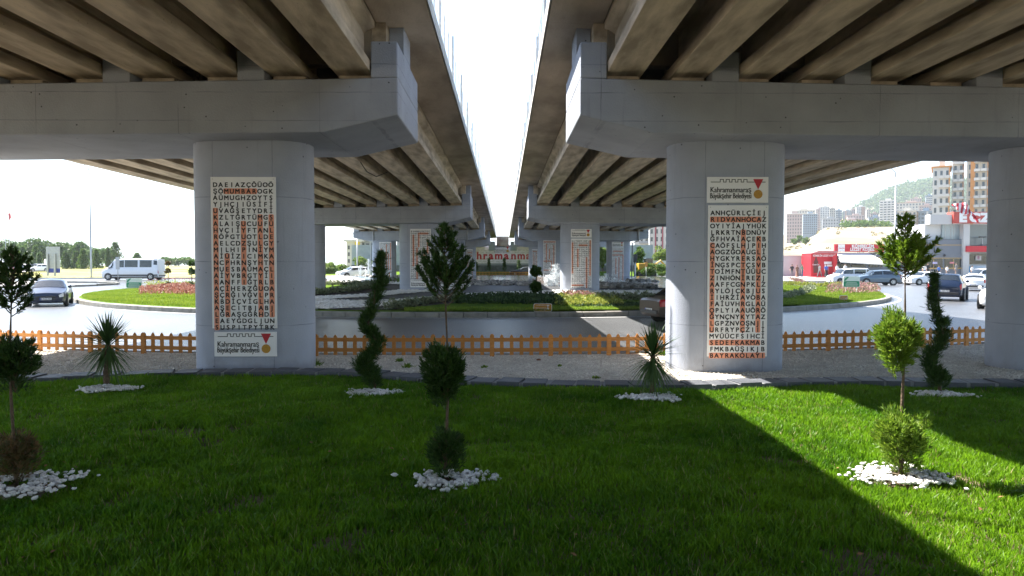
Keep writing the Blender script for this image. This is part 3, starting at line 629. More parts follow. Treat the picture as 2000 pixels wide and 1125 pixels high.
lb.build('red_letters', M_red, T)
ds = MB()
for zz in (.12, .25, .38, .52, .66, .80):
    if .3 < zz < .5: continue
    x = -bw / 2 + .3
    while x < bw / 2 - .5:
        l_ = random.uniform(.15, .7); z_ = zz * bh + random.uniform(-.04, .04)
        if not (abs(x + l_ / 2 - (P(980, 500, d).x - T.location.x)) < 2.0 and zz > .5): ds.box(x, x + l_, -.046, -.041, z_, z_ + .05)
        x += l_ + random.uniform(.12, .5)
ds.build('small_print', mat('grey print', (.3, .28, .3), .6), T)['kind'] = 'stuff'
mb = MB(); emblem(mb, P(980, 500, d).x - T.location.x, P(980, 487.5, d).z - a.z, 2.9, y=-.045); mb.build('emblem', [M_black, M_red, M_gold], T)
lb = MB(); xx = P(980, 500, d).x - T.location.x
put_text(lb, 'Kahramanmaraş', xx, P(980, 489.5, d).z - a.z, .36, -.045, fat=.01); put_text(lb, 'Büyükşehir Belediyesi', xx, P(980, 493, d).z - a.z, .30, -.045, fat=.01)
lb.build('lettering', M_black, T)
# ---------------------------------------------------------------- picket fences
picket = MB().prism([(-.042, .03), (.042, .03), (.042, .42), (.03, .455), (.0, .49), (-.03, .455), (-.042, .42)], -.011, .011, 'y').mesh('picket', M_wood)
postm = MB().prism([(-.05, -.02), (.05, -.02), (.05, .45), (.03, .485), (0, .50), (-.03, .485), (-.05, .45)], -.03, .03, 'y').mesh('post', M_wood)
def fence(x0, x1, label):
    T = thing('picket_fence', label, 'fence', ((x0 + x1) / 2, fence_y((x0 + x1) / 2), .15), 0, 'low orange picket fences along the road')
    c = Vector(T.location); n = int((x1 - x0) / .205); n -= n % 6; st = (x1 - x0) / n
    for i in range(n + 1):
        x = x0 + i * st; y = fence_y(x); a = math.atan2(fence_y(x + .1) - y, .1); o = bpy.data.objects.new('post' if i % 6 == 0 else 'picket', postm if i % 6 == 0 else picket)
        link(o, T); o.location = (x - c.x, y - c.y + (0 if i % 6 else -.015), 0 + random.uniform(-.008, .008)); o.rotation_euler = (0, random.uniform(-.015, .015), a)
    for z0 in (.10, .33):
        mb = MB(); A = [(x, fence_y(x)) for x in np.linspace(x0 - .03, x1 + .03, n // 6 + 1)]
        for i in range(len(A) - 1):
            (xa, ya), (xb, yb) = A[i], A[i + 1]
            mb.add([(xa - c.x, ya - c.y + o_, z) for o_ in (-.036, -.012) for z in (z0, z0 + .085)] + [(xb - c.x, yb - c.y + o_, z) for o_ in (-.036, -.012) for z in (z0, z0 + .085)],
                   [(0, 4, 5, 1), (1, 5, 7, 3), (3, 7, 6, 2), (2, 6, 4, 0), (0, 1, 3, 2), (4, 6, 7, 5)])
        mb.build('rail', M_wood, T)
fence(-16.5, -5.6, 'low orange picket fence left of the near left pier, behind the left palm')
fence(-5.55, 5.0, 'low orange picket fence between the two near piers')
fence(5.05, 17.0, 'low orange picket fence right of the near right pier')

# ---------------------------------------------------------------- foreground plants
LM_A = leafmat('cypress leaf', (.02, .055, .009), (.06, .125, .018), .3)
LM_B = leafmat('sun-brightened cypress leaf', (.08, .17, .012), (.22, .32, .03), .45)  # lighter copy of the cypress green, sun brightness put into the leaf colour
LM_C = leafmat('browned cypress leaf', (.06, .085, .02), (.20, .11, .05), .3)
LM_P = leafmat('palm leaf', (.035, .09, .02), (.10, .17, .05), .25)
def conifer_part(name, parts, mt, parent, n, L=.075, W=.018, k=5, jit=.42, upf=.7):
    """parts: (cx, cy, cz, rx, rz) ellipsoid clumps; sprays point outward and up"""
    Ps, Ds = [], []
    tot = sum(p[3] ** 2 * p[4] for p in parts) 
    for cx, cy, cz, rx, rz in parts:
        m = max(12, int(n * (rx ** 2 * rz) ** .8 / sum((p[3] ** 2 * p[4]) ** .8 for p in parts)))
        d = nrm(rng.normal(0, 1, (m, 3))); r = rng.uniform(.25, 1, m) ** .45
        # uneven outline: lobes
        lob = 1 + .22 * np.sin(d[:, 0] * 5 + d[:, 2] * 4 + cx * 9) + .13 * np.sin(d[:, 1] * 9 + cz * 7)
        q = d * (r * lob)[:, None] * np.array([rx, rx, rz]); Ps.append(q + np.array([cx, cy, cz]))
        D = nrm(d * np.array([1, 1, .6]) + np.array([0, 0, upf])); Ds.append(D)
    return sprays(name, np.concatenate(Ps), np.concatenate(Ds), L, W, k, jit, mt, parent)
def branches(name, T, stem, z0, z1, r0, r1, n, mt, L=.07, rise=1.0, br_mat=M_bark):
    """open tier: thin limbs leaving the stem, sprays along them"""
    Ps, Ds = [], []; mb = MB()
    for i in range(n):
        z = z0 + (z1 - z0) * (i / (n - 1)) ** .8; a = i * 2.4 + random.uniform(-.4, .4); rr = (r0 + (r1 - r0) * (i / (n - 1))) * random.uniform(.75, 1.15)
        s = Vector(stem(z)); dr = Vector((math.cos(a), math.sin(a), 0)); pts = []
        for j in range(6):
            t = j / 5; pts.append(s + dr * rr * t + Vector((0, 0, rr * rise * t * (.5 + .5 * t))))
        mb.tube(pts, [.006 * (1 - .7 * j / 5) for j in range(6)], 4)
        m = max(8, int(rr * 190))
        for j in range(m):
            t = random.uniform(.22, 1) ** .8; k = t * 5; i0 = min(4, int(k)); p = pts[i0].lerp(pts[i0 + 1], k - i0); tg = (pts[i0 + 1] - pts[i0]).normalized()
            Ps.append(p); Ds.append(tg + Vector((random.gauss(0, .45), random.gauss(0, .45), random.gauss(.15, .35))))
    mb.build('branches', br_mat, T); sprays(name, Ps, Ds, L, L * .17, 6, .32, mt, T)
def crooked(h, k, a=.02):
    ph = random.uniform(0, 6)
    return lambda z: (a * math.sin(z * 3.1 + ph) - a * math.sin(ph), a * math.cos(z * 2.3 + ph) - a * math.cos(ph), z)
def stemtube(T, f, h, r0, r1):
    zz = np.linspace(-.03, h, 16); MB().tube([f(z) for z in zz], [r0 + (r1 - r0) * (i / 15) + .0015 * math.sin(i * 2.7) for i in range(16)], 9).build('trunk', M_bark, T, smooth=True)
# tiered cypress, middle of the lawn
def at(u, v, label, cat, name, z=LZ - .02): p = G(u, v, z); return thing(name, label, cat, (p.x, p.y, z)), p
def hz(v, d): return P(1000, v, d).z - (LZ - .02)
def ball(T, D, v0, v1, wpx, dx, mt, n, label=None, W=.010, L=.062):
    """shorn clump: broad above, drawn in towards the stem below, with shoots sticking out"""
    z0, z1 = hz(v1, D), hz(v0, D); r = wpx / 2 / FPX * D * .86; h = z1 - z0; x = dx / FPX * D; parts = [(x, 0, z0 + h * .62, r * .86, h * .36), (x, 0, z0 + h * .36, r * .62, h * .33)]
    for i in range(9):
        a = i * .7 + random.random(); q = random.uniform(.45, .75); parts.append((x + math.cos(a) * r * q, math.sin(a) * r * q, z0 + h * random.uniform(.45, .82), r * .30, h * .15))
    mb = MB()
    for i in range(14): a = i * 2.4; mb.tube([(x * .3, 0, z0 + h * .05 + h * .03 * i), (x + math.cos(a) * r * .4, math.sin(a) * r * .4, z0 + h * .35 + h * .03 * i), (x + math.cos(a) * r * .8, math.sin(a) * r * .8, z0 + h * .55 + h * .025 * i)], [.006, .004, .002], 4)
    mb.build('branches', M_bark, T)
    o = conifer_part('foliage', parts, mt, T, n, L, W, 6, .36, 1.0)
    if label: o['label'] = label
def tiered(u, v, vtop, label, mt, balls, tiers):
    T, p = at(u, v, label, 'tree', 'tiered_cypress'); D = p.y; st = crooked(2.3, 0, .012); stemtube(T, st, hz(vtop + 8, D), .018, .003)
    for v0, v1, w_, dx, m_, n, lab in balls: ball(T, D, v0, v1, w_, dx, m_, n, lab)
    for v0, v1, r0, r1, n, rise in tiers: branches('foliage', T, st, hz(v0, D), hz(v1, D), r0 / FPX * D, r1 / FPX * D, n, mt, .05, rise)
tiered(870, 940, 440, 'tiered cypress with three leafy clumps, in the middle of the shaded lawn', LM_A,
       [(834, 938, 88, 2, LM_A, 650, None), (674, 795, 98, -3, LM_A, 1600, None)], [(598, 545, 58, 46, 22, 1.1), (560, 480, 40, 18, 22, 1.2), (495, 446, 18, 5, 12, 1.6)])
tiered(32, 948, 487, 'tiered cypress with a browned lowest clump at the far left edge of the lawn', LM_A,
       [(838, 945, 96, 4, LM_C, 560, 'browned sparse lowest clump'), (657, 770, 100, 2, LM_A, 1000, None)], [(618, 560, 46, 42, 18, .8), (570, 520, 34, 20, 18, 1.2), (535, 492, 18, 5, 10, 1.6)])
tiered(1760, 932, 420, 'tiered cypress in the sun, its leaf colour brightened for it, at the right of the lawn', LM_B,
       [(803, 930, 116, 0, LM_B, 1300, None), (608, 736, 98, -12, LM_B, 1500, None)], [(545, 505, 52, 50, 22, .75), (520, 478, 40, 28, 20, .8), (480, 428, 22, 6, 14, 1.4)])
# spiral cypresses
def spiral(u, v, label, mt, n, blobs):
    T, p = at(u, v, label, 'tree', 'spiral_cypress'); D = p.y; cx = lambda uu: P(uu, 600, D).x - p.x; zz = lambda vv: hz(vv, D); bl = blobs[::-1]
    MB().tube([(0, 0, -.03)] + [(cx(q[0]) * .6 + .02 * math.sin(i * 1.7), .03 * math.cos(i * 1.7), zz(q[1])) for i, q in enumerate(bl)], [.028 * (1 - .8 * i / len(bl)) for i in range(len(bl) + 1)], 8).build('trunk', M_bark, T, smooth=True)
    parts = []
    q_ = []
    for i in range(len(bl) - 1):
        for t in (0, .33, .67): q_.append(tuple(bl[i][k] * (1 - t) + bl[i + 1][k] * t for k in range(3)))
    for i, (uu, vv, w_) in enumerate(q_ + [bl[-1]]):
        r = w_ / 2 / FPX * D * .66
        for k in range(2): parts.append((cx(uu) + random.uniform(-.5, .5) * r, random.uniform(-.5, .5) * r, zz(vv) + random.uniform(-.5, .5) * r, r * random.uniform(.4, .75), r * random.uniform(.5, .8)))
    conifer_part('foliage', parts, mt, T, int(n * .48), .11, .010, 6, .42, 1.2)
spiral(730, 766, 'tall dark spiral cut cypress in front of the near left pier', LM_A, 3600,
       [(746, 500, 14), (743, 516, 30), (745, 534, 40), (744, 552, 40), (738, 570, 34), (732, 590, 30), (722, 610, 38), (714, 630, 42), (727, 648, 46), (738, 666, 40), (733, 684, 34), (718, 700, 48), (712, 718, 58), (727, 736, 60), (732, 752, 44)])
spiral(1838, 772, 'thin dark spiral cut cypress on the right of the lawn', LM_A, 2200,
       [(1825, 540, 9), (1823, 560, 15), (1821, 582, 22), (1826, 604, 28), (1833, 624, 34), (1842, 645, 42), (1844, 664, 42), (1832, 684, 34), (1818, 700, 40), (1820, 718, 44), (1836, 734, 54), (1838, 750, 50)])
# palms
def palm(u, v, vh, rpx, label, seed):
    T, p = at(u, v, label, 'plant', 'spiky_palm'); D = p.y; H = hz(vh, D); Rr = rpx / FPX * D; r = random.Random(seed)
    st = crooked(H, 0, .02); zz = np.linspace(-.03, H, 14)
    MB().tube([st(z) for z in zz], [.048 + .012 * (i % 2) - .001 * i for i in range(14)], 10).build('trunk', M_bark, T)
    V, F, C = [], [], []
    def leaf(el, az, L, droop, w, tint, z0):
        d = Vector((math.cos(az) * math.cos(el), math.sin(az) * math.cos(el), math.sin(el))); s = d.cross(Vector((0, 0, 1))).normalized() if abs(el) < 1.5 else Vector((1, 0, 0))
        b = Vector(st(H)) + Vector((0, 0, z0)); n0 = len(V); pts = []
        for j in range(7):
            t = j / 6; q = b + d * L * t - Vector((0, 0, droop * L * t * t)); ww = w * (.55 + 1.2 * t if t < .35 else 1.15 * (1 - t) / .65 + .02)
            fold = Vector((0, 0, ww * .35)); V.extend([q - s * ww + fold, q, q + s * ww + fold]); C.extend([tint] * 3)
        for j in range(6):
            a = n0 + j * 3; F.extend([(a, a + 1, a + 4, a + 3), (a + 1, a + 2, a + 5, a + 4)])
    for i in range(120):
        el = R(r.uniform(5, 88)); leaf(el, r.uniform(0, 6.28), Rr * r.uniform(.8, 1.12), .12 * r.random() + .1 * (1 - math.sin(el)), .013, r.uniform(0, .7), r.uniform(-.04, .06))
    for i in range(85):
        el = R(r.uniform(-60, 5)); leaf(el, r.uniform(0, 6.28), Rr * r.uniform(.75, 1.1), r.uniform(.2, .55), .013, r.uniform(.4, 1), r.uniform(-.14, 0))
    npmesh('leaves', [tuple(v_) for v_ in V], F, LM_P, T, col=np.array(C))
palm(208, 757, 672, 70, 'spiky palm with a round head of sword leaves on the left of the lawn', 1)
palm(1274, 773, 694, 68, 'spiky palm in front of the near right pier, partly in sun', 2)
T = thing('spiky_palm', 'tips of a spiky palm reaching in at the right edge of the lawn', 'plant', tuple(G(2040, 975, LZ)))
V, F, C = [], [], []
for i in range(60):
    el = R(random.uniform(0, 80)); az = random.uniform(0, 6.28); d = Vector((math.cos(az) * math.cos(el), math.sin(az) * math.cos(el), math.sin(el))); s = d.cross(Vector((0, 0, 1))).normalized() * .011; n0 = len(V)
    for j in range(6):
        t = j / 5; q = d * .33 * t + Vector((0, 0, .06 - .08 * t * t)); ww = (1 - t) if t > .4 else .6; V += [q - s * ww, q + s * ww]; C += [.3, .3]
    F += [(n0 + 2 * j, n0 + 2 * j + 1, n0 + 2 * j + 3, n0 + 2 * j + 2) for j in range(5)]
npmesh('leaves', [tuple(v_) for v_ in V], F, LM_P, T, col=np.array(C)); MB().tube([(0, 0, -.05), (0, 0, .08)], .03, 8).build('trunk', M_bark, T)
# small weeds on the gravel
for u, v, s, lab in ((797, 718, .09, 'sprawling grass tuft on the gravel behind the middle cypress'), (782, 706, .08, 'thin grass tuft on the gravel near the fence, between the cypresses'), (616, 714, .14, 'leafy dark weed at the foot of the near left pier'),
                     (1296, 694, .16, 'bright leafy weed beside the foot of the near right pier'), (945, 719, .05, 'small grass tuft on the gravel right of the middle cypress'), (1165, 740, .05, 'small grass tuft on the gravel left of the right palm'), (1093, 716, .04, 'tiny grass tuft in the middle of the gravel')):
    q = G(u, v, .15); m = 26; pt = rng.normal(0, s * .45, (m, 3)) * np.array([1, 1, .1]) + np.array([q.x, q.y, .16])
    tag(sprays('weed', pt, rng.normal(0, .5, (m, 3)) + np.array([0, 0, .8]), s, .02, 4, .4, LM_B), lab, 'weed', 'weeds on the gravel')
q = G(1052, 705, .15); tag(stones('stone', [(q.x, q.y, .18)], .06, mat('reddish stone', (.22, .09, .05), .9)), 'single reddish brown stone on the cream gravel', 'stone')
# small white meter plate leaning on the fence
q = G(637, 691, .15); T = thing('small_notice_board', 'small white framed board leaning by the fence beside the near left pier', 'sign', tuple(q))
mb = MB(); mb.prism([(-.09, 0), (.09, 0), (.09, .17), (-.09, .17)], -.01, .01, 'y'); o = mb.build('frame', M_white, T, bevel=.005); o.rotation_euler = (R(-14), R(6), R(10))
mb = MB(); mb.prism([(-.06, .06), (.06, .06), (.06, .15), (-.06, .15)], -.014, -.011, 'y'); mb.build('face', mat('pale grey face', (.3, .32, .33), .4), o)

# ---------------------------------------------------------------- island planting
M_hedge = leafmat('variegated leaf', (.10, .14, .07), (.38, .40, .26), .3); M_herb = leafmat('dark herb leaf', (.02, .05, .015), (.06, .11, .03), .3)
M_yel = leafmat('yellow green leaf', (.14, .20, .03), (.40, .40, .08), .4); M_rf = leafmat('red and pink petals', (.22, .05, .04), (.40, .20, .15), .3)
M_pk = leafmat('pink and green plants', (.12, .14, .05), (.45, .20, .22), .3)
def clump_row(pixpts, n, s, mt, label, name='shrub_row', spread=.25, hgt=.35, k=60, zf=isl_z):
    L = resample([tuple(G(u, v, zf))[:2] for u, v in pixpts], n); Ps, Ds = [], []
    for x, y in L:
        x += random.uniform(-.1, .1); y += random.uniform(-spread, spread); ss_ = s * random.uniform(.7, 1.25)
        d = nrm(rng.normal(0, 1, (k, 3))); d[:, 2] = np.abs(d[:, 2]); q = d * np.array([ss_, ss_, hgt * random.uniform(.7, 1.2)]) * rng.uniform(.4, 1, (k, 1)); Ps.append(q + np.array([x, y, zf(x, y) + .05])); Ds.append(d + np.array([0, 0, .4]))
    return tag(sprays(name, np.concatenate(Ps), np.concatenate(Ds), .13, .06, 3, .5, mt), label, 'plants', 'planting on the roundabout', 'stuff')
def bed(A, B, n, mt, label, h=.25, name='flower_bed', zf=isl_z, L=.14):
    p = np.array(scatter_band([tuple(G(u, v, zf))[:2] for u, v in A], [tuple(G(u, v, zf))[:2] for u, v in B], n, zf, 0)); p[:, 2] += rng.uniform(0, h, n)
    return tag(sprays(name, p, rng.normal(0, .5, (n, 3)) + np.array([0, 0, .8]), L, L * .45, 3, .5, mt), label, 'plants', 'planting on the roundabout', 'stuff')
clump_row([(400, 582), (560, 579.5), (640, 575), (690, 570), (722, 564)], 44, .3, M_hedge, 'grey green low hedge curving in front of the left shaded turf')
clump_row([(640, 560), (690, 559), (724, 561)], 20, .28, M_hedge, 'grey green low hedge behind the left shaded turf')
clump_row([(762, 605), (800, 599), (850, 592), (905, 587)], 26, .22, M_hedge, 'row of small variegated shrubs rising along the front turf edge')
clump_row([(1160, 586), (1250, 586), (1330, 587), (1400, 589)], 30, .2, M_hedge, 'row of small variegated shrubs on dark mulch left of the near right pier')
strip('front_turf', pix([(775, 606.6), (900, 608.3), (1050, 608.6), (1240, 607.8), (1420, 603), (1560, 597)]), pix([(800, 604), (870, 597), (950, 592), (1100, 591), (1240, 590), (1420, 590), (1560, 588)]), M_turf, isl_z, .09, 80, 6)
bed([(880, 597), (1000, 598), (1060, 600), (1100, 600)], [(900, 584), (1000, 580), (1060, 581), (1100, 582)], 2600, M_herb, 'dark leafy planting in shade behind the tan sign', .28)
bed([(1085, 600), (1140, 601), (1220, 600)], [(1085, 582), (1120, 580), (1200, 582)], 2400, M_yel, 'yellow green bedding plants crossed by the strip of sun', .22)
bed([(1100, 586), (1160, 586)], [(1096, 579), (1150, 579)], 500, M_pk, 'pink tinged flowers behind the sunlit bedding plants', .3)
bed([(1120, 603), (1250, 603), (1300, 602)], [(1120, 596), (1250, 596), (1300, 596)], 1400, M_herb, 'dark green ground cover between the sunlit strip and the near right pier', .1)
bed([(272, 579), (330, 577.5), (400, 580)], [(275, 566), (330, 562), (400, 563)], 2600, M_rf, 'red leaved flower bed on the sunny left end of the island', .35)
bed([(275, 562), (330, 561), (400, 562)], [(285, 555), (340, 552), (400, 554)], 900, M_yel, 'yellow green plants behind the red bed on the left end of the island', .3)
bed([(285, 553), (340, 551), (400, 552)], [(300, 546), (350, 545), (400, 546)], 1500, M_rf, 'second red flower bed behind the yellow one at the left', .35)
bed([(1612, 575), (1660, 577), (1720, 573)], [(1622, 558), (1665, 555), (1712, 560)], 1900, M_pk, 'pink and green flower bed around the green notice board on the right', .35)
clump_row([(1528, 585), (1548, 581), (1568, 575), (1583, 566)], 22, .3, M_hedge, 'grey green hedge slanting back right of the near right pier')
clump_row([(1520, 557), (1570, 559), (1620, 561), (1640, 560)], 36, .3, M_yel, 'yellow green low hedge behind the right turf')
clump_row([(1535, 546), (1552, 548), (1566, 552)], 14, .4, M_pk, 'pink and green shrubs at the right end of the island behind the pier')
bed([(620, 541), (680, 540), (705, 540)], [(620, 533), (680, 532), (705, 533)], 900, M_rf, 'pale red flowers behind the left fountain', .4)
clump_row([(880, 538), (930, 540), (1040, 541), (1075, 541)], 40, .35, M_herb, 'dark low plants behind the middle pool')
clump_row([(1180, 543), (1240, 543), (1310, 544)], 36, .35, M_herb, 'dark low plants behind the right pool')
bed([(1038, 544), (1065, 544)], [(1020, 532), (1050, 532)], 350, M_yel, 'sunlit yellow green plants by the distant dark car', .5)
# two ball topiary
q = gi(1047, 583); D = q.y; T = thing('topiary_tree', 'small two ball topiary standing behind the tan sign', 'tree', tuple(q))
h_ = lambda v: P(1000, v, D).z - q.z
MB().tube([(0, 0, -.05), (0, 0, h_(530))], .03, 7).build('trunk', M_bark, T)
for v0, v1, wpx in ((520, 541, 20), (549, 572, 20)):
    conifer_part('foliage', [(0, 0, (h_(v0) + h_(v1)) / 2, wpx / 2 / FPX * D * .85, (h_(v0) - h_(v1)) / 2 * .85)], LM_A, T, 420, .14, .05)
# left island small ball trees
for u, v, vt, lab, mt in ((329, 563, 508, 'brown dried two ball topiary in the red flower bed', LM_C), (375, 565, 508, 'green topiary half hidden by the near left pier', LM_A)):
    q = gi(u, v); D = q.y; T = thing('topiary_tree', lab, 'tree', tuple(q), 0); H = P(1000, vt, D).z - q.z
    MB().tube([(0, 0, -.05), (0, 0, H * .8)], .025, 6).build('trunk', M_bark, T)
    for a, s in ((.88, .17), (.6, .2), (.12, .22)): conifer_part('foliage', [(0, 0, H * a, s, s)], mt, T, 130, .12, .05)
# signs on the island
M_tan = mat('mustard sign face', (.52, .24, .03), .5, (.44, .2, .025), 4, .3)
def rounded(w_, h, r, n=5):
    P_ = []
    for cx, cy, a0 in ((w_ / 2 - r, h - r, 0), (-w_ / 2 + r, h - r, 90), (-w_ / 2 + r, r, 180), (w_ / 2 - r, r, 270)):
        for k in range(n + 1): a = R(a0 + 90 * k / n); P_.append((cx + r * math.cos(a), cy + r * math.sin(a)))
    return P_
def tan_sign(u0, u1, v0, v1, label, rz=0):
    c = gi((u0 + u1) / 2, v1 + 1); D = c.y; w_ = (u1 - u0) / FPX * D; h = (v1 - v0) / FPX * D
    T = thing('lawn_sign', label, 'sign', (c.x, c.y, c.z), rz, 'mustard lawn signs')
    MB().prism(rounded(w_, h, h * .18), -.03, .03, 'y').build('frame', M_white, T)
    MB().prism([(x * .94, h * .04 + z * .92) for x, z in rounded(w_, h, h * .18)], -.036, -.030, 'y').build('panel', M_tan, T)
    mb = MB(); emblem(mb, 0, h * .52, w_ * .80, 0, 0, 0, 0, y=-.038)
    put_text(mb, 'Kahramanmaraş', -.1 * w_, h * .40, h * .22, -.038, width=w_ * .58); put_text(mb, 'Büyükşehir Belediyesi', -.1 * w_, h * .15, h * .2, -.038, width=w_ * .6)
    mb.build('lettering', M_white, T)
    for sx in (-.3, .3): MB().box(sx * w_ - .02, sx * w_ + .02, -.02, .02, -.12, .02).build('leg', M_white, T)
tan_sign(1042, 1078, 592, 607.5, 'mustard lawn sign with white emblem at the front of the island')
tan_sign(1640, 1655, 576, 588.5, 'small mustard lawn sign on the shaded turf at the right', R(-8))
M_green = mat('green sign face', (.02, .25, .13), .5); M_wht2 = mat('white sign face', (.72, .75, .74), .5, amt=.1)
def green_sign(u0, u1, v0, v1, vb, label, rz=0, zf=isl_z):
    c = G((u0 + u1) / 2, vb, zf); D = c.y; w_ = (u1 - u0) / FPX * D / max(.5, math.cos(rz)); z0 = P(1000, v1, D).z - c.z; h = (v1 - v0) / FPX * D
    T = thing('notice_board', label, 'sign', tuple(c), rz, 'green and white notice boards')
    MB().prism([(x, z0 + z) for x, z in rounded(w_, h, h * .14)], -.025, .025, 'y').build('panel', M_wht2, T)
    mb = MB(); mb.prism([(x * .93, z0 + h * .04 + z * .52) for x, z in rounded(w_, h, h * .12)], -.030, -.0255, 'y')
    mb.prism([(-.46 * w_, z0 + h * .60), (-.36 * w_, z0 + h * .60), (-.16 * w_, z0 + h * .95), (-.24 * w_, z0 + h * .97), (-.40 * w_, z0 + h * .82)], -.030, -.0255, 'y'); mb.build('green_print', M_green, T)
    mb = MB()
    for zz, ww in ((.42, .6), (.30, .7), (.20, .75), (.10, .7)): mb.box(-ww / 2 * w_, ww / 2 * w_, -.0335, -.0305, z0 + h * zz, z0 + h * (zz + .035))
    mb.build('print_lines', M_white, T)
    for sx in (-.32, .32): MB().tube([(sx * w_, 0, -.1), (sx * w_, 0, z0 + .02)], .03, 6).build('leg', M_white, T)
green_sign(1646, 1679, 540, 561, 574, 'green and white notice board on two posts in the pink flowers at the right')
green_sign(248, 276, 543, 562, 566, 'green and white notice board beside the red flowers at the left', R(12))
green_sign(640, 657, 522, 536, 540, 'faint notice board half hidden behind the second left pier')
# fountains
M_spray = mat('white water spray', (.85, .88, .90), .3, (.75, .8, .84), 8, .4, spec=.5)
def fountain(c, jets, label, drops, seed, rad=.014):
    r = np.random.default_rng(seed); T = thing('fountain', label, 'fountain', tuple(c)); 
    for x, y, h in jets:
        mb = MB(); n = 12
        mb.tube([(x + r.normal(0, .02) * i / n, y + r.normal(0, .02), h * i / n) for i in range(n + 1)], [.03 + .05 * (i / n) * r.uniform(.5, 1.5) for i in range(n + 1)], 6); mb.build('water_jet', M_spray, T)
        MB().tube([(x, y, -.1), (x, y, .06)], .05, 8).build('nozzle', M_metal, T)
    pt = []
    for x, y, h in jets:
        m = drops // len(jets); t = r.uniform(0, 1, m); z = h * (1 - (1 - t) ** 2 * .9) * r.uniform(.6, 1.06, m); s = .05 + .16 * (1 - np.abs(z / h - .75))
        pt.append(np.stack([x + r.normal(0, 1, m) * s, y + r.normal(0, 1, m) * s, z], 1))
    o = stones('water_drops', np.concatenate(pt), rad, M_spray, 1.4, T, jag=.05); o['kind'] = 'stuff'
q = gi(1080, 561); k = q.y / FPX
fountain(q, [(5 * k, 0, 44 * k), (-8 * k, .2, 24 * k), (14 * k, -.2, 27 * k), (-2 * k, .5, 18 * k)], 'sparkling white fountain left of the second right pier, in the sun', 1700, 3, .022)
q = gi(716, 549); k = q.y / FPX
fountain(q, [(4 * k, 0, 42 * k), (-12 * k, .2, 30 * k), (12 * k, -.2, 33 * k), (20 * k, .5, 24 * k), (-3 * k, .5, 22 * k)], 'hazy white fountain in the left pool beside the spiral cypress', 1300, 4, .022)
q = gi(1215, 557); k = q.y / FPX
fountain(q, [(-30 * k, .4, 22 * k), (-15 * k, .2, 13 * k), (0, 0, 9 * k)], 'low spray over the right pool behind the second right pier', 700, 5, .02)

# ---------------------------------------------------------------- vehicles
M_glass = glass('car glass', (.015, .02, .025)); M_tyre = mat('tyre', (.02, .02, .02), .8, amt=.1); M_rim = mat('alloy rim', (.5, .5, .52), .3, metal=.8, amt=.1)
M_lamp = mat('clear lamp', (.7, .72, .75), .15, amt=.1, spec=.8); M_tail = mat('red lamp', (.5, .01, .015), .2, amt=.1); M_blackp = mat('black trim', (.02, .02, .022), .5, amt=.1); M_plate = mat('plate white', (.7, .7, .7), .5, amt=.1)
def paint(n, c, metal=.0): return mat(n, c, .28, tuple(x * .93 for x in c), .7, .3, metal=metal, coat=.5)
#  x, z bottom, belt, roof, half width, roof half width
PROF = {
 'sedan': [(2.30, .32, .60, .61, .55, .4), (2.24, .22, .70, .72, .74, .6), (2.0, .18, .78, .81, .86, .68), (1.05, .18, .92, .95, .90, .72), (.25, .18, .94, 1.36, .90, .60), (-.5, .18, .96, 1.42, .90, .62), (-1.25, .18, .98, 1.34, .90, .58), (-1.85, .2, 1.02, 1.06, .88, .68), (-2.18, .24, .98, 1.01, .80, .62), (-2.28, .34, .88, .90, .70, .5)],
 'hatch': [(2.08, .32, .62, .63, .55, .4), (2.02, .22, .74, .76, .74, .6), (1.8, .18, .84, .87, .84, .66), (1.05, .18, .95, .99, .87, .70), (.35, .18, .97, 1.42, .87, .60), (-.5, .18, .98, 1.48, .87, .62), (-1.45, .18, 1.0, 1.42, .87, .6), (-1.95, .2, 1.02, 1.10, .84, .66), (-2.04, .26, .92, .95, .78, .62), (-2.08, .34, .80, .82, .70, .5)],
 'suv': [(2.22, .38, .72, .74, .60, .45), (2.16, .28, .86, .89, .78, .62), (1.9, .25, .96, 1.0, .89, .70), (1.15, .24, 1.06, 1.10, .92, .74), (.45, .24, 1.08, 1.58, .92, .66), (-.5, .24, 1.10, 1.64, .92, .68), (-1.6, .24, 1.13, 1.60, .92, .66), (-2.05, .26, 1.14, 1.22, .90, .72), (-2.17, .30, 1.02, 1.05, .86, .70), (-2.22, .38, .86, .88, .78, .6)],
 'van': [(2.15, .36, .70, .72, .60, .45), (2.08, .25, .88, .91, .78, .62), (1.85, .22, 1.0, 1.04, .87, .72), (1.35, .22, 1.1, 1.16, .90, .76), (.7, .22, 1.12, 1.74, .90, .76), (-.5, .22, 1.12, 1.82, .90, .80), (-1.9, .22, 1.12, 1.80, .90, .80), (-2.12, .24, 1.10, 1.64, .89, .78), (-2.16, .28, .95, 1.0, .87, .7), (-2.18, .34, .80, .83, .80, .6)],
 'bus': [(3.20, .40, .80, .82, .70, .5), (3.12, .30, 1.0, 1.05, .90, .7), (2.95, .26, 1.15, 1.2, .98, .82), (2.45, .26, 1.25, 1.42, 1.0, .86), (1.75, .26, 1.30, 2.30, 1.0, .84), (.5, .26, 1.32, 2.42, 1.0, .86), (-2.6, .26, 1.32, 2.40, 1.0, .86), (-3.1, .28, 1.30, 2.34, .99, .84), (-3.16, .32, 1.0, 1.1, .97, .7), (-3.18, .40, .85, .9, .9, .6)],
 'box': [(2.05, .36, .72, .73, .76, .70), (2.02, .30, .80, .82, .80, .72), (1.9, .26, .84, .86, .81, .73), (.95, .22, .90, .93, .82, .70), (.45, .22, .92, 1.36, .82, .60), (-.4, .22, .93, 1.40, .82, .62), (-1.05, .22, .94, 1.36, .82, .60), (-1.45, .24, .96, .99, .82, .72), (-1.95, .28, .92, .94, .80, .72), (-2.02, .36, .84, .86, .77, .70)]}
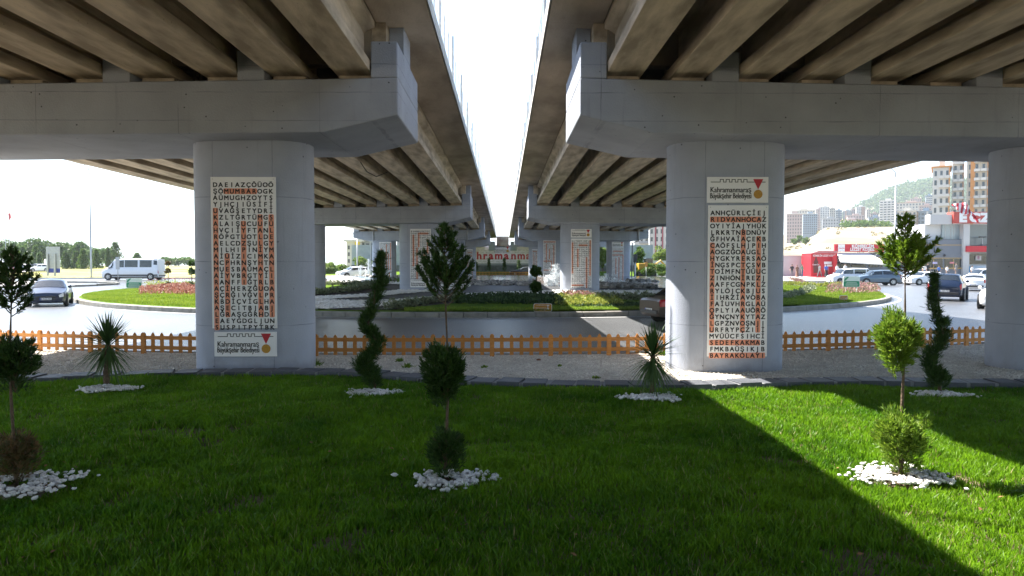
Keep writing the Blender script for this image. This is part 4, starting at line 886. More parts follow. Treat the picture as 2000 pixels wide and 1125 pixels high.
def make_vehicle(kind, paintm, label, cat, loc, head, group=None, name='parked_car', plate=None, windows=((3.35, 4.75), (4.85, 5.8), (5.88, 6.75)), dark_trim=True, rims=M_rim, tail=M_tail, stripe=False):
    S = PROF[kind]; T = thing(name, label, cat, loc, head, group)
    def sec(s):
        x, zb, bt, rf, w_, wr = s
        pts = [(0, zb), (w_ - .16, zb), (w_ - .03, zb + .07), (w_, zb + .45 * (bt - zb)), (w_ - .015, bt - .05), (w_ - .05, bt), (wr + .02, max(bt + .004, rf - .07)), (wr - .12, max(bt + .012, rf - .012)), (0, rf + .012)]
        return [Vector((x, a, b)) for a, b in pts]
    SE = [sec(s) for s in S]
    def surf(i, t, sd=1):
        a = min(len(SE) - 2, int(i)); f = i - a; b = min(7, int(t)); g = t - b
        p = (SE[a][b] * (1 - g) + SE[a][b + 1] * g) * (1 - f) + (SE[a + 1][b] * (1 - g) + SE[a + 1][b + 1] * g) * f
        return Vector((p.x, p.y * sd, p.z))
    mb = MB(); n = 16; V = []
    for s in SE:
        V += s + [Vector((p.x, -p.y, p.z)) for p in s[-2:0:-1]]
    F = []
    for i in range(len(SE) - 1):
        for k in range(n): F.append((i * n + k, i * n + (k + 1) % n, (i + 1) * n + (k + 1) % n, (i + 1) * n + k))
    F += [tuple(range(n - 1, -1, -1)), tuple(range((len(SE) - 1) * n, len(SE) * n))]
    mb.add(V, F); body = mb.build('body', paintm, T, smooth=True, angle=38)
    def patch(nm, m, i0, i1, t0, t1, sd, off=.012, both=False, parent=T, nu=6, nv=6):
        pm = MB(); V = []; rows = []
        if both: ts = [(t0 + (8 - t0) * j / nv, 1) for j in range(nv + 1)] + [(t0 + (8 - t0) * j / nv, -1) for j in range(nv - 1, -1, -1)]
        else: ts = [(t0 + (t1 - t0) * j / nv, sd) for j in range(nv + 1)]
        c = Vector((0, 0, .7))
        for a in range(nu + 1):
            for t, s_ in ts:
                i = i0 + (i1 - i0) * a / nu; p = surf(i, t, s_); e = 1e-2
                du = surf(min(i + e, 8.99), t, s_) - surf(i - e, t, s_); dv = surf(i, min(t + e, 7.999), s_) - surf(i, t - e, s_)
                nn = du.cross(dv); nn = nn.normalized() if nn.length > 1e-9 else Vector((0, 0, 1))
                if nn.dot(p - Vector((p.x * .7, 0, .7))) < 0: nn = -nn
                V.append(p + nn * off)
        w_ = len(ts); Fp = [(a * w_ + b, a * w_ + b + 1, (a + 1) * w_ + b + 1, (a + 1) * w_ + b) for a in range(nu) for b in range(w_ - 1)]
        pm.add(V, Fp); return pm.build(nm, m, parent, smooth=True)
    patch('windscreen', M_glass, 3.12, 3.93, 5.35, 8, 1, both=True); patch('rear_window', M_glass, 6.1, 6.88, 5.4, 8, 1, both=True)
    for sd in (1, -1):
        for a, b in windows: patch('side_window', M_glass, a, b, 5.12, 5.88, sd)
        if dark_trim: patch('sill_trim', M_blackp, 1.6, 7.4, 1.4, 2.15, sd, .008)
    if stripe:
        for sd in (1, -1): patch('side_stripe', M_blackp, 3.0, 7.0, 2.3, 2.7, sd, .01)
    L0, L1 = S[0][0], S[-1][0]; wr = .33 if kind not in ('suv', 'bus') else .36
    for wx in (L0 - .83, L1 + .86):
        for sd in (1, -1):
            hw = S[4][4]
            MB().lathe([(-.10, wr + .055), (.012, wr + .055)], (0, 0, 0), 'y', 22).build('wheel_arch', M_blackp, T).location = (wx, sd * (hw - .012) - (0 if sd > 0 else -0.0), wr + .02)
            wl = MB().lathe([(-.11, wr * .62), (-.11, wr * .93), (-.07, wr), (.07, wr), (.11, wr * .93), (.11, wr * .62)], (0, 0, 0), 'y', 24).build('wheel', M_tyre, T, smooth=True, angle=40); wl.location = (wx, sd * (hw - .075), wr)
            rb = MB(); rb.lathe([(sd * .112, wr * .60), (sd * .108, wr * .64)], (0, 0, 0), 'y', 20); rb.lathe([(sd * .122, wr * .16), (sd * .10, wr * .2)], (0, 0, 0), 'y', 12)
            rim = rb.build('rim', rims, wl)
            sp_ = MB()
            for k in range(5):
                a = k * 2 * math.pi / 5 + .6; c_, s_ = math.cos(a), math.sin(a)
                sp_.add([(c_ * r_ * wr - s_ * q_, sd * .118, s_ * r_ * wr + c_ * q_) for r_, q_ in ((.22, -.02), (.22, .02), (.56, .055), (.56, -.055))], [(0, 1, 2, 3)])
            sp_.build('spoke_gaps', M_blackp, rim)
    for sd in (1, -1):
        patch('headlight', M_lamp, .25, 1.35, 3.35, 4.6, sd, .015); patch('tail_lamp', tail, 7.45, 8.6, 3.3, 4.7, sd, .015)
        m_ = MB(); m_.lathe([(-.09, .05), (-.03, .09), (.06, .08), (.09, .03)], (0, 0, 0), 'y', 10); o = m_.build('mirror', paintm if kind != 'bus' else M_blackp, T, smooth=True); o.location = (S[3][0] - .25, sd * (S[3][4] + .06), S[3][2] + .10)
    mb = MB(); xx = L0 + .012; mb.box(xx - .3, xx, -.42, .42, .36 if kind != 'suv' else .45, .56); mb.build('grille', M_blackp, T, bevel=.01)
    for xx, sg, zz in ((L0 + .02, 1, .42), (L1 - .02, -1, .62 if kind in ('hatch', 'suv') else .52)):
        o = MB().box(-.008, .008, -.26, .26, -.055, .055).build('number_plate', M_plate, T); o.location = (xx, 0, zz)
        if plate:
            lb = MB(); V_, F_ = glyphs(plate, 1, 'CENTER', .02); s_ = .11; lb.add([(sg * .0105, -sg * -1 * a * s_ * .9 if sg > 0 else -a * s_ * .9, -.035 + b * s_) for a, b in V_], F_); lb.build('lettering', M_black, o)
            MB().box(sg * .0085 - .001, sg * .0085 + .001, *(sorted((-sg * .26, -sg * .215))), -.053, .053).build('blue_band', mat('plate blue', (.02, .08, .5), .5), o)
    MB().box(L1 - .035, L1 + .2, -S[4][4] * .8, S[4][4] * .8, S[-2][1] + .1, S[-2][1] + .24).build('bumper', M_blackp, T, bevel=.02)
    return T
def hd(dx, dy): return math.atan2(dy, dx)
P_blue = paint('deep blue paint', (.006, .015, .045), .3); P_whi = paint('white car paint', (.75, .75, .75)); P_gry = paint('blue grey paint', (.10, .14, .18), .3); P_navy = paint('dark navy paint', (.006, .015, .04), .3); P_beige = paint('faded brown paint', (.075, .055, .04)); P_drk = paint('dark car paint', (.03, .035, .045))
def on(u, d, off=0): x = P(u, 517, d).x; return (x, d, ground_z(x, d) + .005)
make_vehicle('sedan', P_blue, 'blue saloon car driving towards the viewer on the left road', 'car', on(98, 39.5), hd(.50, -1), name='car', plate='46 AGZ 021')
make_vehicle('bus', P_whi, 'white minibus with a row of dark windows by the left meadow', 'minibus', on(261, 82), hd(-1, -.02), name='minibus', windows=((3.3, 3.85), (4.3, 4.9), (4.97, 5.45), (5.52, 5.95)), stripe=True)
make_vehicle('box', P_beige, 'brown old saloon half hidden behind the near right pier', 'car', (7.35, 27.3, .005), hd(.95, .28), name='car', plate='46 AB 105')
make_vehicle('van', P_whi, 'white van parked in front of the white awning', 'van', on(1656, 80), hd(-1, -.05), 'vehicles by the shops', 'van')
make_vehicle('suv', P_gry, 'blue grey estate car beside the white van', 'car', on(1712, 76.5), hd(-1, .08), 'vehicles by the shops')
make_vehicle('hatch', P_whi, 'white hatchback half hidden behind the sunlit cypress', 'car', on(1772, 83), hd(-1, 0), 'vehicles by the shops')
make_vehicle('hatch', P_whi, 'white hatchback pointing left just behind the dark navy car', 'car', on(1806, 77), hd(-1, -.12), 'vehicles by the shops')
make_vehicle('suv', P_navy, 'dark navy off-roader seen from behind on the right road', 'car', on(1852, 44.5), hd(.74, 1), 'vehicles by the shops', 'car', plate='01 APA 705')
make_vehicle('sedan', P_whi, 'white saloon seen from behind, right of the navy off-roader', 'car', on(1906, 61), hd(.76, 1), 'vehicles by the shops', 'car', plate='27 FZ 033')
make_vehicle('hatch', P_whi, 'white car at the right, cut off by the outer pier', 'car', on(1962, 36), hd(-.85, -1), 'vehicles by the shops', 'car')
make_vehicle('van', P_whi, 'white car parked in front of the pharmacy windows', 'car', on(1925, 78), hd(-1, 0), 'vehicles by the shops')
make_vehicle('hatch', P_whi, 'small white car behind the left fountain', 'car', on(690, 90), hd(-.8, -.6), name='car')
make_vehicle('sedan', P_drk, 'dark car crossing in front of the red lettered banner', 'car', on(1026, 106)[:2] + (.5,), hd(-1, .1), name='car')
for u, d, pm, lab in ((12, 128, P_whi, 'white car parked at the left picture edge under the pines'), (42, 132, P_whi, 'white car parked beyond the meadow, left of the road sign'), (68, 134, P_drk, 'dark car parked beyond the meadow, left of the road sign'), (84, 131, P_whi, 'white car parked just left of the large road sign')):
    x = P(u, 517, d).x; make_vehicle('hatch', pm, lab, 'car', (x, d, terrain_z(x, d) - .02), hd(-1, .1), 'cars parked beyond the meadow')

# ---------------------------------------------------------------- people
M_skin = mat('skin', (.42, .25, .17), .6, amt=.1); M_hair = mat('dark hair', (.02, .014, .01), .7, amt=.1)
def body_mesh(pose):
    J = {'pel': (0, 0, .96, .125), 'bel': (0, 0, 1.12, .125), 'che': (0, .0, 1.32, .145), 'nec': (0, 0, 1.48, .055), 'hea': (0, .015, 1.60, .088), 'top': (0, .01, 1.69, .07)}
    E = [('pel', 'bel'), ('bel', 'che'), ('che', 'nec'), ('nec', 'hea'), ('hea', 'top')]
    for s, k in ((-1, 'l'), (1, 'r')):
        st = {'stand': 0.0, 'walk': .28 * s}[pose]; ar = {'stand': .05, 'walk': -.22 * s}[pose]
        J.update({'sh' + k: (s * .18, 0, 1.41, .055), 'el' + k: (s * .235, ar * .4 - .02, 1.13, .043), 'wr' + k: (s * .22, ar + .08, .90, .032), 'ha' + k: (s * .215, ar + .11, .80, .03),
                  'hi' + k: (s * .10, 0, .90, .09), 'kn' + k: (s * .11, st * .55 + .02, .50, .065), 'an' + k: (s * .115, st, .09, .042), 'to' + k: (s * .12, st + .15, .04, .035)})
        E += [('che', 'sh' + k), ('sh' + k, 'el' + k), ('el' + k, 'wr' + k), ('wr' + k, 'ha' + k), ('pel', 'hi' + k), ('hi' + k, 'kn' + k), ('kn' + k, 'an' + k), ('an' + k, 'to' + k)]
    ks = list(J); me = bpy.data.meshes.new('body'); me.from_pydata([J[k][:3] for k in ks], [(ks.index(a), ks.index(b)) for a, b in E], [])
    o = bpy.data.objects.new('body_tmp', me); link(o); sk = o.modifiers.new('s', 'SKIN'); sv = me.skin_vertices[0].data
    for i, k in enumerate(ks): sv[i].radius = (J[k][3], J[k][3] * (.75 if k in ('che', 'bel', 'pel') else 1)); sv[i].use_root = (k == 'pel')
    su = o.modifiers.new('u', 'SUBSURF'); su.levels = su.render_levels = 2
    dg = bpy.context.evaluated_depsgraph_get(); m2 = bpy.data.meshes.new_from_object(o.evaluated_get(dg)); bpy.data.objects.remove(o); return m2
BODY = {k: body_mesh(k) for k in ('stand', 'walk')}
def cloth(n, c): return mat('cloth ' + n, c, .9, amt=.2)
def person(u, d, pose, top, leg, label, head=0.0, z=None, scale=1.0, skirt=False, hair=M_hair):
    x = P(u, 517, d).x; T = thing('person', label, 'person', (x, d, terrain_z(x, d) if z is None else z), head, 'people by the shops'); T.scale = (scale,) * 3
    me = BODY[pose].copy(); me.materials.clear()
    for m_ in (M_skin, top, leg, M_blackp): me.materials.append(m_)
    for f in me.polygons:
        c = f.center; r = abs(c.x)
        f.material_index = 0 if c.z > 1.49 or (c.z < 1.13 and r > .165) else 1 if c.z > .98 else 2 if c.z > .10 else 3
        f.use_smooth = True
    o = bpy.data.objects.new('body', me); link(o, T)
    h = MB().lathe([(1.60, .096), (1.66, .094), (1.72, .07), (1.745, .03)], (0, -.012, 0), 'z', 12).build('hair', hair, T, smooth=True)
    if skirt: MB().lathe([(.12, .24), (.5, .2), (.98, .14), (1.0, .12)], (0, 0, 0), 'z', 14).build('skirt', leg, T, smooth=True)
K_ = cloth('black', (.02, .02, .022)); N_ = cloth('navy', (.03, .05, .14)); W_ = cloth('white', (.7, .7, .7)); G_ = cloth('sage green', (.16, .21, .15)); Br = cloth('brown print', (.20, .10, .07)); J_ = cloth('denim', (.07, .10, .19)); Gy = cloth('grey', (.15, .15, .16)); Bl = cloth('bright blue', (.06, .15, .45))
zs = .53
person(1547, 93, 'stand', K_, Gy, 'person in a dark shirt standing left of the red kiosk', 2.8, zs)
person(1557, 92, 'stand', Br, Br, 'person in a long brown patterned dress by the kiosk', 3.3, zs, .95, True, Br)
person(1567, 93, 'stand', G_, J_, 'person in a sage green top and jeans left of the kiosk', 3.6, zs)
person(1601, 93, 'walk', Gy, Gy, 'person in dark clothes walking past the red kiosk', -1.2, zs)
person(1614, 92.5, 'stand', Bl, K_, 'person in a blue waistcoat and long black skirt at the kiosk', 3.0, zs, 1, True)
person(1635, 93, 'stand', W_, N_, 'person in a white top under the awning', 0.3, zs)
person(1651, 94, 'stand', W_, J_, 'person in white looking out over the white van', 3.4, zs, 1.05)
person(1806, 94, 'stand', W_, J_, 'person in a white shirt in front of the grey restaurant', 2.9, zs, 1.0, hair=Gy)
person(1812, 95, 'stand', K_, K_, 'person in black standing in front of the grey restaurant', 3.2, zs, 1.1)
person(1834, 95, 'stand', Bl, J_, 'person in blue by the restaurant window', 3.0, zs, .9)
person(1850, 95, 'stand', W_, Gy, 'person in white beside the restaurant corner', 3.3, zs, .9)
person(1868, 95, 'stand', Gy, Gy, 'person in a grey shirt by the white column', .5, zs, 1.12)
person(1899, 92, 'stand', W_, J_, 'person in white in front of the pharmacy window', 3.3, zs, .9)
person(1786, 95, 'stand', K_, K_, 'person in black behind the parked cars at the right', 3.3, zs)
person(917, 100, 'walk', K_, W_, 'person in a black top and white trousers by the distant pier', -.4, .55)
# crouching person (white) at the left of the kiosk
T = thing('white_sack', 'bulging white sack on the ground before the kiosk', 'sack', tuple(G(1560, 548, .1)) ); stones('bag', [(0, 0, .35)], .5, W_, .8, T, jag=.12)
# ---------------------------------------------------------------- street furniture
def lamp_post(u, d, vtop, label, arm=1, gz0=None, lean=1.6):
    x = P(u, 517, d).x; z0 = terrain_z(x, d) if gz0 is None else gz0; H = P(u, vtop, d).z - z0
    T = thing('street_lamp', label, 'street lamp', (x, d, z0), 0, 'tall street lamps')
    MB().tube([(0, 0, -.3), (0, 0, .4), (0, 0, H * .9)], [.13, .12, .07], 10).build('pole', M_metal, T, smooth=True)
    MB().tube([(0, 0, H * .9), (-arm * .1, 0, H * .95), (-arm * lean * .4, 0, H * .985), (-arm * lean, 0, H)], [.07, .06, .05, .04], 8).build('arm', M_metal, T, smooth=True)
    MB().prism([(-arm * lean * 1.35, H + .06), (-arm * lean * .95, H - .05), (-arm * lean * .95, H + .1)], -.12, .12, 'y').build('lamp_head', M_white, T)
lamp_post(178, 92, 318, 'tall street lamp left, by the minibus'); lamp_post(1747, 90, 325, 'tall street lamp right, behind the sunlit cypress', 1)
lamp_post(57, 190, 436, 'distant street lamp above the pines at the left', -1); lamp_post(121, 230, 447, 'fainter distant street lamp above the pines, right of the road sign', -1)
lamp_post(698, 105, 455, 'street lamp in front of the white and yellow building', 1)
lamp_post(1268, 130, 440, 'slim street lamp before the red striped apartment block', 1)
def pole(u, d, vt, label, name='pole', r=.07, z0=None):
    x = P(u, 517, d).x; z0 = terrain_z(x, d) if z0 is None else z0; H = P(u, vt, d).z - z0
    T = thing(name, label, 'pole', (x, d, z0)); MB().tube([(0, 0, -.3), (0, 0, H)], [r, r * .6], 8).build('shaft', M_metal, T, smooth=True); return T, H
T, H = pole(19.5, 120, 415, 'white flagpole with a small red flag at the left edge', 'flagpole')
mb = MB(); mb.add([(0, 0, H), (-.25, .08, H - .25), (.3, .1, H - .9), (.1, 0, H - 1.3), (0, 0, H - 1.3), (.35, -.05, H - .2)], [(0, 1, 4, 3), (0, 5, 2, 3)]); mb.build('flag', M_red, T)
pole(12, 122, 440, 'thin floodlight mast left of the flagpole', 'mast')
T, H = pole(1240, 88, 498, 'stout grey traffic light pole right of the outer pier', 'traffic_light', .16)
MB().box(-.22, .22, -.3, .0, H - .9, H + .1).build('signal_head', M_blackp, T, bevel=.03)
T, H = pole(1262, 92, 521, 'small orange warning sign by the right pool hedge', 'warning_sign', .04)
MB().prism(rounded(.35, .62, .1), -.03, .0, 'y').build('face', mat('orange sign', (.6, .25, .04), .5), T).location = (0, 0, H)
# big road sign seen from behind
c = G(104, 541, .45); D = c.y; T = thing('road_sign', 'back of a large grey road sign on two posts with a blue lower panel', 'road sign', tuple(c))
hh = lambda v: P(1000, v, D).z - c.z; k = D / FPX
MB().box(-13 * k, 13.5 * k, 0, .05, hh(524), hh(482)).build('panel', mat('bare aluminium', (.45, .47, .5), .5, metal=.4), T)
MB().box(-13 * k, 13.5 * k, .0, .05, hh(533), hh(524) - .01).build('blue_panel', mat('blue panel', (.02, .05, .35), .5), T)
for i in range(8): MB().box(-13 * k, 13.5 * k, -.05, -.002, hh(486 + i * 5), hh(486 + i * 5) + .05).build('rib', M_metal, T)
for x in (-9 * k, 5 * k): MB().box(x - .12, x + .12, -.25, -.055, -.4, hh(496)).build('post', M_metal, T)
T, H = pole(230, 76, 502, 'narrow sign board on a pole in front of the minibus', 'narrow_sign', .05)
MB().box(-.2, .2, -.06, -.02, H - 1.3, H).build('panel', M_metal, T)
# kerbs on the far sides
kerb_loop('far_kerb', [(-91, 78), (-60, 76.5), (-42, 75), (-38, 72), (-40, 68), (-91, 63)], .3, None, .16, M_kerb, 2)
tag(sheet('traffic_island', -91, -46, 66, 76, 3, mat('pale paving', (.42, .40, .37), .9, (.33, .31, .29), 1.5, .5), ground_z, .15), kind='structure')
kerb_loop('far_kerb', [(-91, 88), (-30, 88)], .3, None, .16, M_kerb, 2)
kerb_loop('far_kerb', [(24, 88.5), (91, 86)], .3, None, .16, M_kerb, 2)
tag(sheet('pavement', 20, 91, 88.6, 100, 3, MATS['pale paving'], ground_z, .12), kind='structure')
M_meadow = mat('sunny meadow', (.20, .22, .06), 1, (.34, .30, .15), .12, .8, .8, 12, spec=.05)
V = []; xs = np.linspace(-230, -14, 50); yy = np.linspace(88.2, 205, 34)
tag(npmesh('meadow', [(x, y, terrain_z(x, y) + .10) for y in yy for x in xs], [(i * 50 + j, i * 50 + j + 1, (i + 1) * 50 + j + 1, (i + 1) * 50 + j) for i in range(33) for j in range(49)], M_meadow, smooth=True), kind='structure')
tag(sheet('car_park', -190, -84, 122, 138, 6, MATS['pale paving'], terrain_z, .14), kind='structure')
# white road line round the island
mb = MB(); 
for r0 in (IR + .55, ):
    A = arc(*IC, r0, R(150), R(390), 260)
    for i in range(259):
        a, b = A[i], A[i + 1]; ca = [(a[0] - IC[0]) / r0, (a[1] - IC[1]) / r0]; cb = [(b[0] - IC[0]) / r0, (b[1] - IC[1]) / r0]
        mb.add([(a[0], a[1], ground_z(*a) + .012), (b[0], b[1], ground_z(*b) + .012), (b[0] + cb[0] * .13, b[1] + cb[1] * .13, ground_z(*b) + .012), (a[0] + ca[0] * .13, a[1] + ca[1] * .13, ground_z(*a) + .012)], [(0, 3, 2, 1)])
tag(mb.build('road_line', M_white), kind='structure')
# far picket fence
T = thing('picket_fence', 'distant brown and white picket fence below the banner', 'fence', (P(960, 517, 103).x, 103, .55), 0, 'low orange picket fences along the road')
for i in range(60):
    o = bpy.data.objects.new('picket', picket); link(o, T); o.location = (-5.2 + i * .205, 0, 0); o.scale = (1, 1, 1.4)
for z0 in (.15, .5): MB().box(-5.3, 7.2, -.035, -.012, z0, z0 + .05).build('rail', M_wood, T)
T = thing('picket_fence', 'short far brown fence right of the outer pier by the hedge', 'fence', (P(1268, 517, 84).x, 84, .05), 0, 'low orange picket fences along the road')
for i in range(8):
    o = bpy.data.objects.new('picket', picket); link(o, T); o.location = (-.75 + i * .205, 0, 0); o.scale = (1, 1, 1.7)
for z0 in (.2, .6): MB().box(-.8, .8, -.04, -.012, z0, z0 + .12).build('rail', M_wood, T)

# ---------------------------------------------------------------- trees
LT_D = leafmat('pine needles', (.045, .10, .025), (.12, .18, .05), .35); LT_L = leafmat('light broadleaf', (.10, .17, .03), (.24, .30, .07), .4); LT_M = leafmat('mid green leaf', (.055, .12, .02), (.15, .22, .05), .35)
def tree(x, y, z, w_, h, kind, label, mt, n=900, group=None, leaf=.35, name='tree'):
    T = thing(name, label, 'tree', (x, y, z), 0, group); hb = h * {'stone': .22, 'cone': .08, 'broad': .2, 'bush': .02}[kind]
    pts = [(0, 0, -.3), (w_ * .02, 0, hb * .6), (0, w_ * .02, h * .75)]; mb = MB(); mb.tube(pts, [h * .028, h * .022, h * .008], 7)
    for i in range(6):
        a = i * 1.1; mb.tube([(0, 0, hb * .8), (math.cos(a) * w_ * .18, math.sin(a) * w_ * .18, hb + (h - hb) * .35), (math.cos(a) * w_ * .33, math.sin(a) * w_ * .33, hb + (h - hb) * .6)], [h * .012, h * .008, h * .004], 5)
    mb.build('trunk', M_bark, T); Ps, Ds = [], []; L = 26 if kind != 'cone' else 22
    for i in range(L):
        if kind == 'cone': t = i / L; zz = hb + (h - hb) * t; rr = w_ * .5 * (1 - t) * .62; a = i * 2.4; c = (math.cos(a) * rr, math.sin(a) * rr, zz); r = w_ * .2 * (1 - t * .75) + .1; rz_ = r * .8
        else:
            d = nrm(rng.normal(0, 1, (1, 3)))[0]; d[2] = abs(d[2]) if kind in ('stone', 'bush') else d[2]; q = rng.uniform(.35, .85)
            zc = {'stone': hb + (h - hb) * .25, 'broad': (h + hb) / 2, 'bush': h * .25}[kind]; rz0 = {'stone': (h - hb) * .72, 'broad': (h - hb) / 2, 'bush': h * .72}[kind]
            c = (d[0] * w_ / 2 * q, d[1] * w_ / 2 * q, zc + d[2] * rz0 * q); r = w_ * rng.uniform(.11, .19); rz_ = r * .75
        m = n // L; dd = nrm(rng.normal(0, 1, (m, 3))); Ps.append(np.array(c) + dd * np.array([r, r, rz_]) * rng.uniform(.5, 1.05, (m, 1))); Ds.append(dd + np.array([0, 0, .35]))
    sprays('crown', np.concatenate(Ps), np.concatenate(Ds), leaf, leaf * .55, 3, .7, mt, T); return T
def tree_px(u, wpx, vt, d, kind, label, mt, vb=None, **k):
    x = P(u, 517, d).x; z = terrain_z(x, d) if vb is None else P(u, vb, d).z; return tree(x, d, z, wpx / FPX * d, P(u, vt, d).z - z, kind, label, mt, **k)
gl = 'row of trees beyond the left meadow'
for u, wpx, vt, d, kd, lab, mt in ((2, 34, 468, 170, 'stone', 'round headed pine cut by the left picture edge', LT_D), (28, 44, 466, 176, 'stone', 'round headed pine between the flagpole and the picture edge', LT_D), (62, 50, 465, 172, 'stone', 'wide round headed pine left of the large road sign', LT_D),
        (84, 34, 468, 180, 'stone', 'tall pine right behind the large road sign', LT_D), (122, 44, 469, 175, 'stone', 'round headed pine just right of the large road sign', LT_D), (148, 44, 470, 182, 'stone', 'dark round pine left of the tall lamp', LT_D), (190, 42, 478, 178, 'stone', 'round pine just right of the tall lamp', LT_D), (246 - 38, 30, 484, 174, 'stone', 'lower round pine left of the pointed spruce', LT_D)):
    tree_px(u, wpx * 1.3, vt, d, kd, lab, mt, n=2200, group=gl, leaf=.5)
for u, wpx, vt, d, kd, lab, mt in ((44, 24, 482, 160, 'cone', 'pale conical tree below the first pines at the left', LT_M), (70, 24, 480, 158, 'cone', 'pale conical tree left of the road sign posts', LT_M), (129, 20, 492, 150, 'cone', 'small conical tree right of the road sign', LT_D), (149, 18, 492, 152, 'cone', 'small conical tree left of the tall lamp', LT_D), (163, 22, 487, 150, 'cone', 'conical tree just left of the tall lamp', LT_M),
        (188, 24, 488, 155, 'cone', 'conical tree right of the tall lamp', LT_M), (226, 34, 473, 170, 'cone', 'pointed spruce above the front of the minibus', LT_D), (211, 9, 484, 168, 'cone', 'slim dark cypress beside the pointed spruce', LT_D), (51, 5, 495, 140, 'cone', 'slim pencil cypress left of the road sign', LT_D), (77, 5, 495, 140, 'cone', 'slim pencil cypress hard by the road sign', LT_D), (268, 30, 495, 200, 'cone', 'small cedar above the middle of the minibus', LT_D)):
    tree_px(u, wpx * 1.2, vt, d, kd, lab, mt, n=900, group=gl, leaf=.38)
for i, (u, wpx, vt) in enumerate(((300, 34, 506), (325, 30, 504), (346, 26, 506), (365, 26, 502), (382, 26, 508), (402, 30, 505))):
    tree_px(u, wpx, vt, 215 + 7 * i, 'broad', ['hazy round tree above the rear of the minibus', 'hazy round tree just right of the minibus', 'low hazy tree left of the near left pier', 'taller hazy tree touching the near left pier', 'hazy tree behind the edge of the near left pier', 'hazy tree wholly beside the near left pier'][i], LT_M, n=450, group='hazy far trees on the left', leaf=.7)
for u, wpx, vt, d, kd, lab, mt in ((640, 40, 512, 112, 'bush', 'yellow green bush right of the outer left pier', LT_L), (668, 34, 516, 116, 'bush', 'low yellow green bush behind the small white car', LT_L), (706, 36, 500, 122, 'broad', 'pale leafy tree in front of the yellow and white building', LT_L), (738, 26, 506, 118, 'broad', 'pale tree hidden behind the left fountain', LT_L),
        (1250, 22, 480, 112, 'broad', 'leafy green tree right of the outer right pier', LT_M), (1177, 30, 478, 116, 'broad', 'sunny tree seen between the second and outer right piers', LT_L), (1292, 42, 480, 118, 'broad', 'large pale green tree beside the near right pier', LT_L), (1268, 28, 512, 98, 'bush', 'green hedge bush below the yellow digger', LT_M), (1250, 22, 514, 100, 'bush', 'green bush beside the traffic light pole', LT_M), (1293, 30, 513, 97, 'bush', 'green hedge bush touching the near right pier', LT_M)):
    tree_px(u, wpx, vt, d, kd, lab, mt, n=1100, leaf=.3, group='trees at the far side of the roundabout')
# shrubs in front of the banner wall
for u, vt in ((955, 505), (985, 504), (1013, 508), (930, 512)):
    tree_px(u, 7, vt, 116, 'cone', {955: 'slim topiary left of the banner centre', 985: 'dark creeping shrub at the banner centre', 1013: 'slim topiary right of the banner centre', 930: 'slim topiary at the left end of the banner'}[u], LT_D, vb=529, n=240, leaf=.2, group='slim shrubs before the banner')
clump_row([(900, 529), (985, 529), (1065, 529)], 60, .35, M_herb, 'dark shrub row at the foot of the banner wall', hgt=.5, zf=lambda x, y: 1.0)
# right hillside scrub
for i, (u, wpx, vt, vb, d) in enumerate(((1560, 12, 458, 478, 330), (1572, 16, 462, 480, 325), (1590, 16, 468, 482, 320), (1550, 12, 464, 482, 330))):
    tree_px(u, wpx, vt, d, 'broad', ['tall pale tree on the dry slope beside the near right pier', 'round shrub on the dry slope left of the red boom', 'low dark shrub on the dry slope under the red boom', 'pale tree on the dry slope touching the near right pier'][i], LT_M, vb=vb, n=350, group='trees on the dry slope', leaf=.6)
gN = 0; pts, dirs = [], []
for i in range(60):
    u = 1652 + 88 * random.random(); d = 385 + 30 * random.random(); x = P(u, 500, d).x; z = terrain_z(x, d); h = random.uniform(4, 7)
    m = 50; dd = nrm(rng.normal(0, 1, (m, 3))); pts.append(np.array([x, d, z + h * .55]) + dd * np.array([3.4, 3.4, h * .5]) * rng.uniform(.5, 1, (m, 1))); dirs.append(dd + np.array([0, 0, .3]))
tag(sprays('grove', np.concatenate(pts), np.concatenate(dirs), 1.3, .8, 3, .6, LT_M), 'dense green grove on the dry slope below the hillside blocks', 'grove', kind='stuff')
pts, dirs = [], []; c = 0
while c < 3000:
    x = random.uniform(640, 1300); y = random.uniform(1200, 1560); z = terrain_z(x, y)
    if vn(np.array([x / 100]), np.array([y / 100]), .35, 11)[0] < .36: continue
    c += 1; m = 14; dd = nrm(rng.normal(0, 1, (m, 3))); s = random.uniform(5, 10); pts.append(np.array([x, y, z + s * .6]) + dd * s * rng.uniform(.4, 1, (m, 1))); dirs.append(dd + np.array([0, 0, .3]))
tag(sprays('hill_wood', np.concatenate(pts), np.concatenate(dirs), 5, 3, 3, .6, LT_D), 'scattered pine wood covering the hilltop at the right', 'wood', kind='stuff')
pts, dirs = [], []
for i in range(420):
    y = random.uniform(125, 640); x = random.uniform(.37, .60) * y; s = random.uniform(.3, 1.1); z = terrain_z(x, y); m = 14
    if vn(np.array([x / 50]), np.array([y / 50]), .5, 21)[0] < .45: continue
    dd = nrm(rng.normal(0, 1, (m, 3))); dd[:, 2] = np.abs(dd[:, 2]); pts.append(np.array([x, y, z]) + dd * s * np.array([1, 1, .6]) * rng.uniform(.4, 1, (m, 1))); dirs.append(dd)
tag(sprays('scrub', np.concatenate(pts), np.concatenate(dirs), .5, .25, 3, .6, leafmat('dry scrub', (.12, .12, .05), (.28, .24, .13), .2)), 'dry scrub dotted over the bare slope behind the shops', 'scrub', kind='stuff')
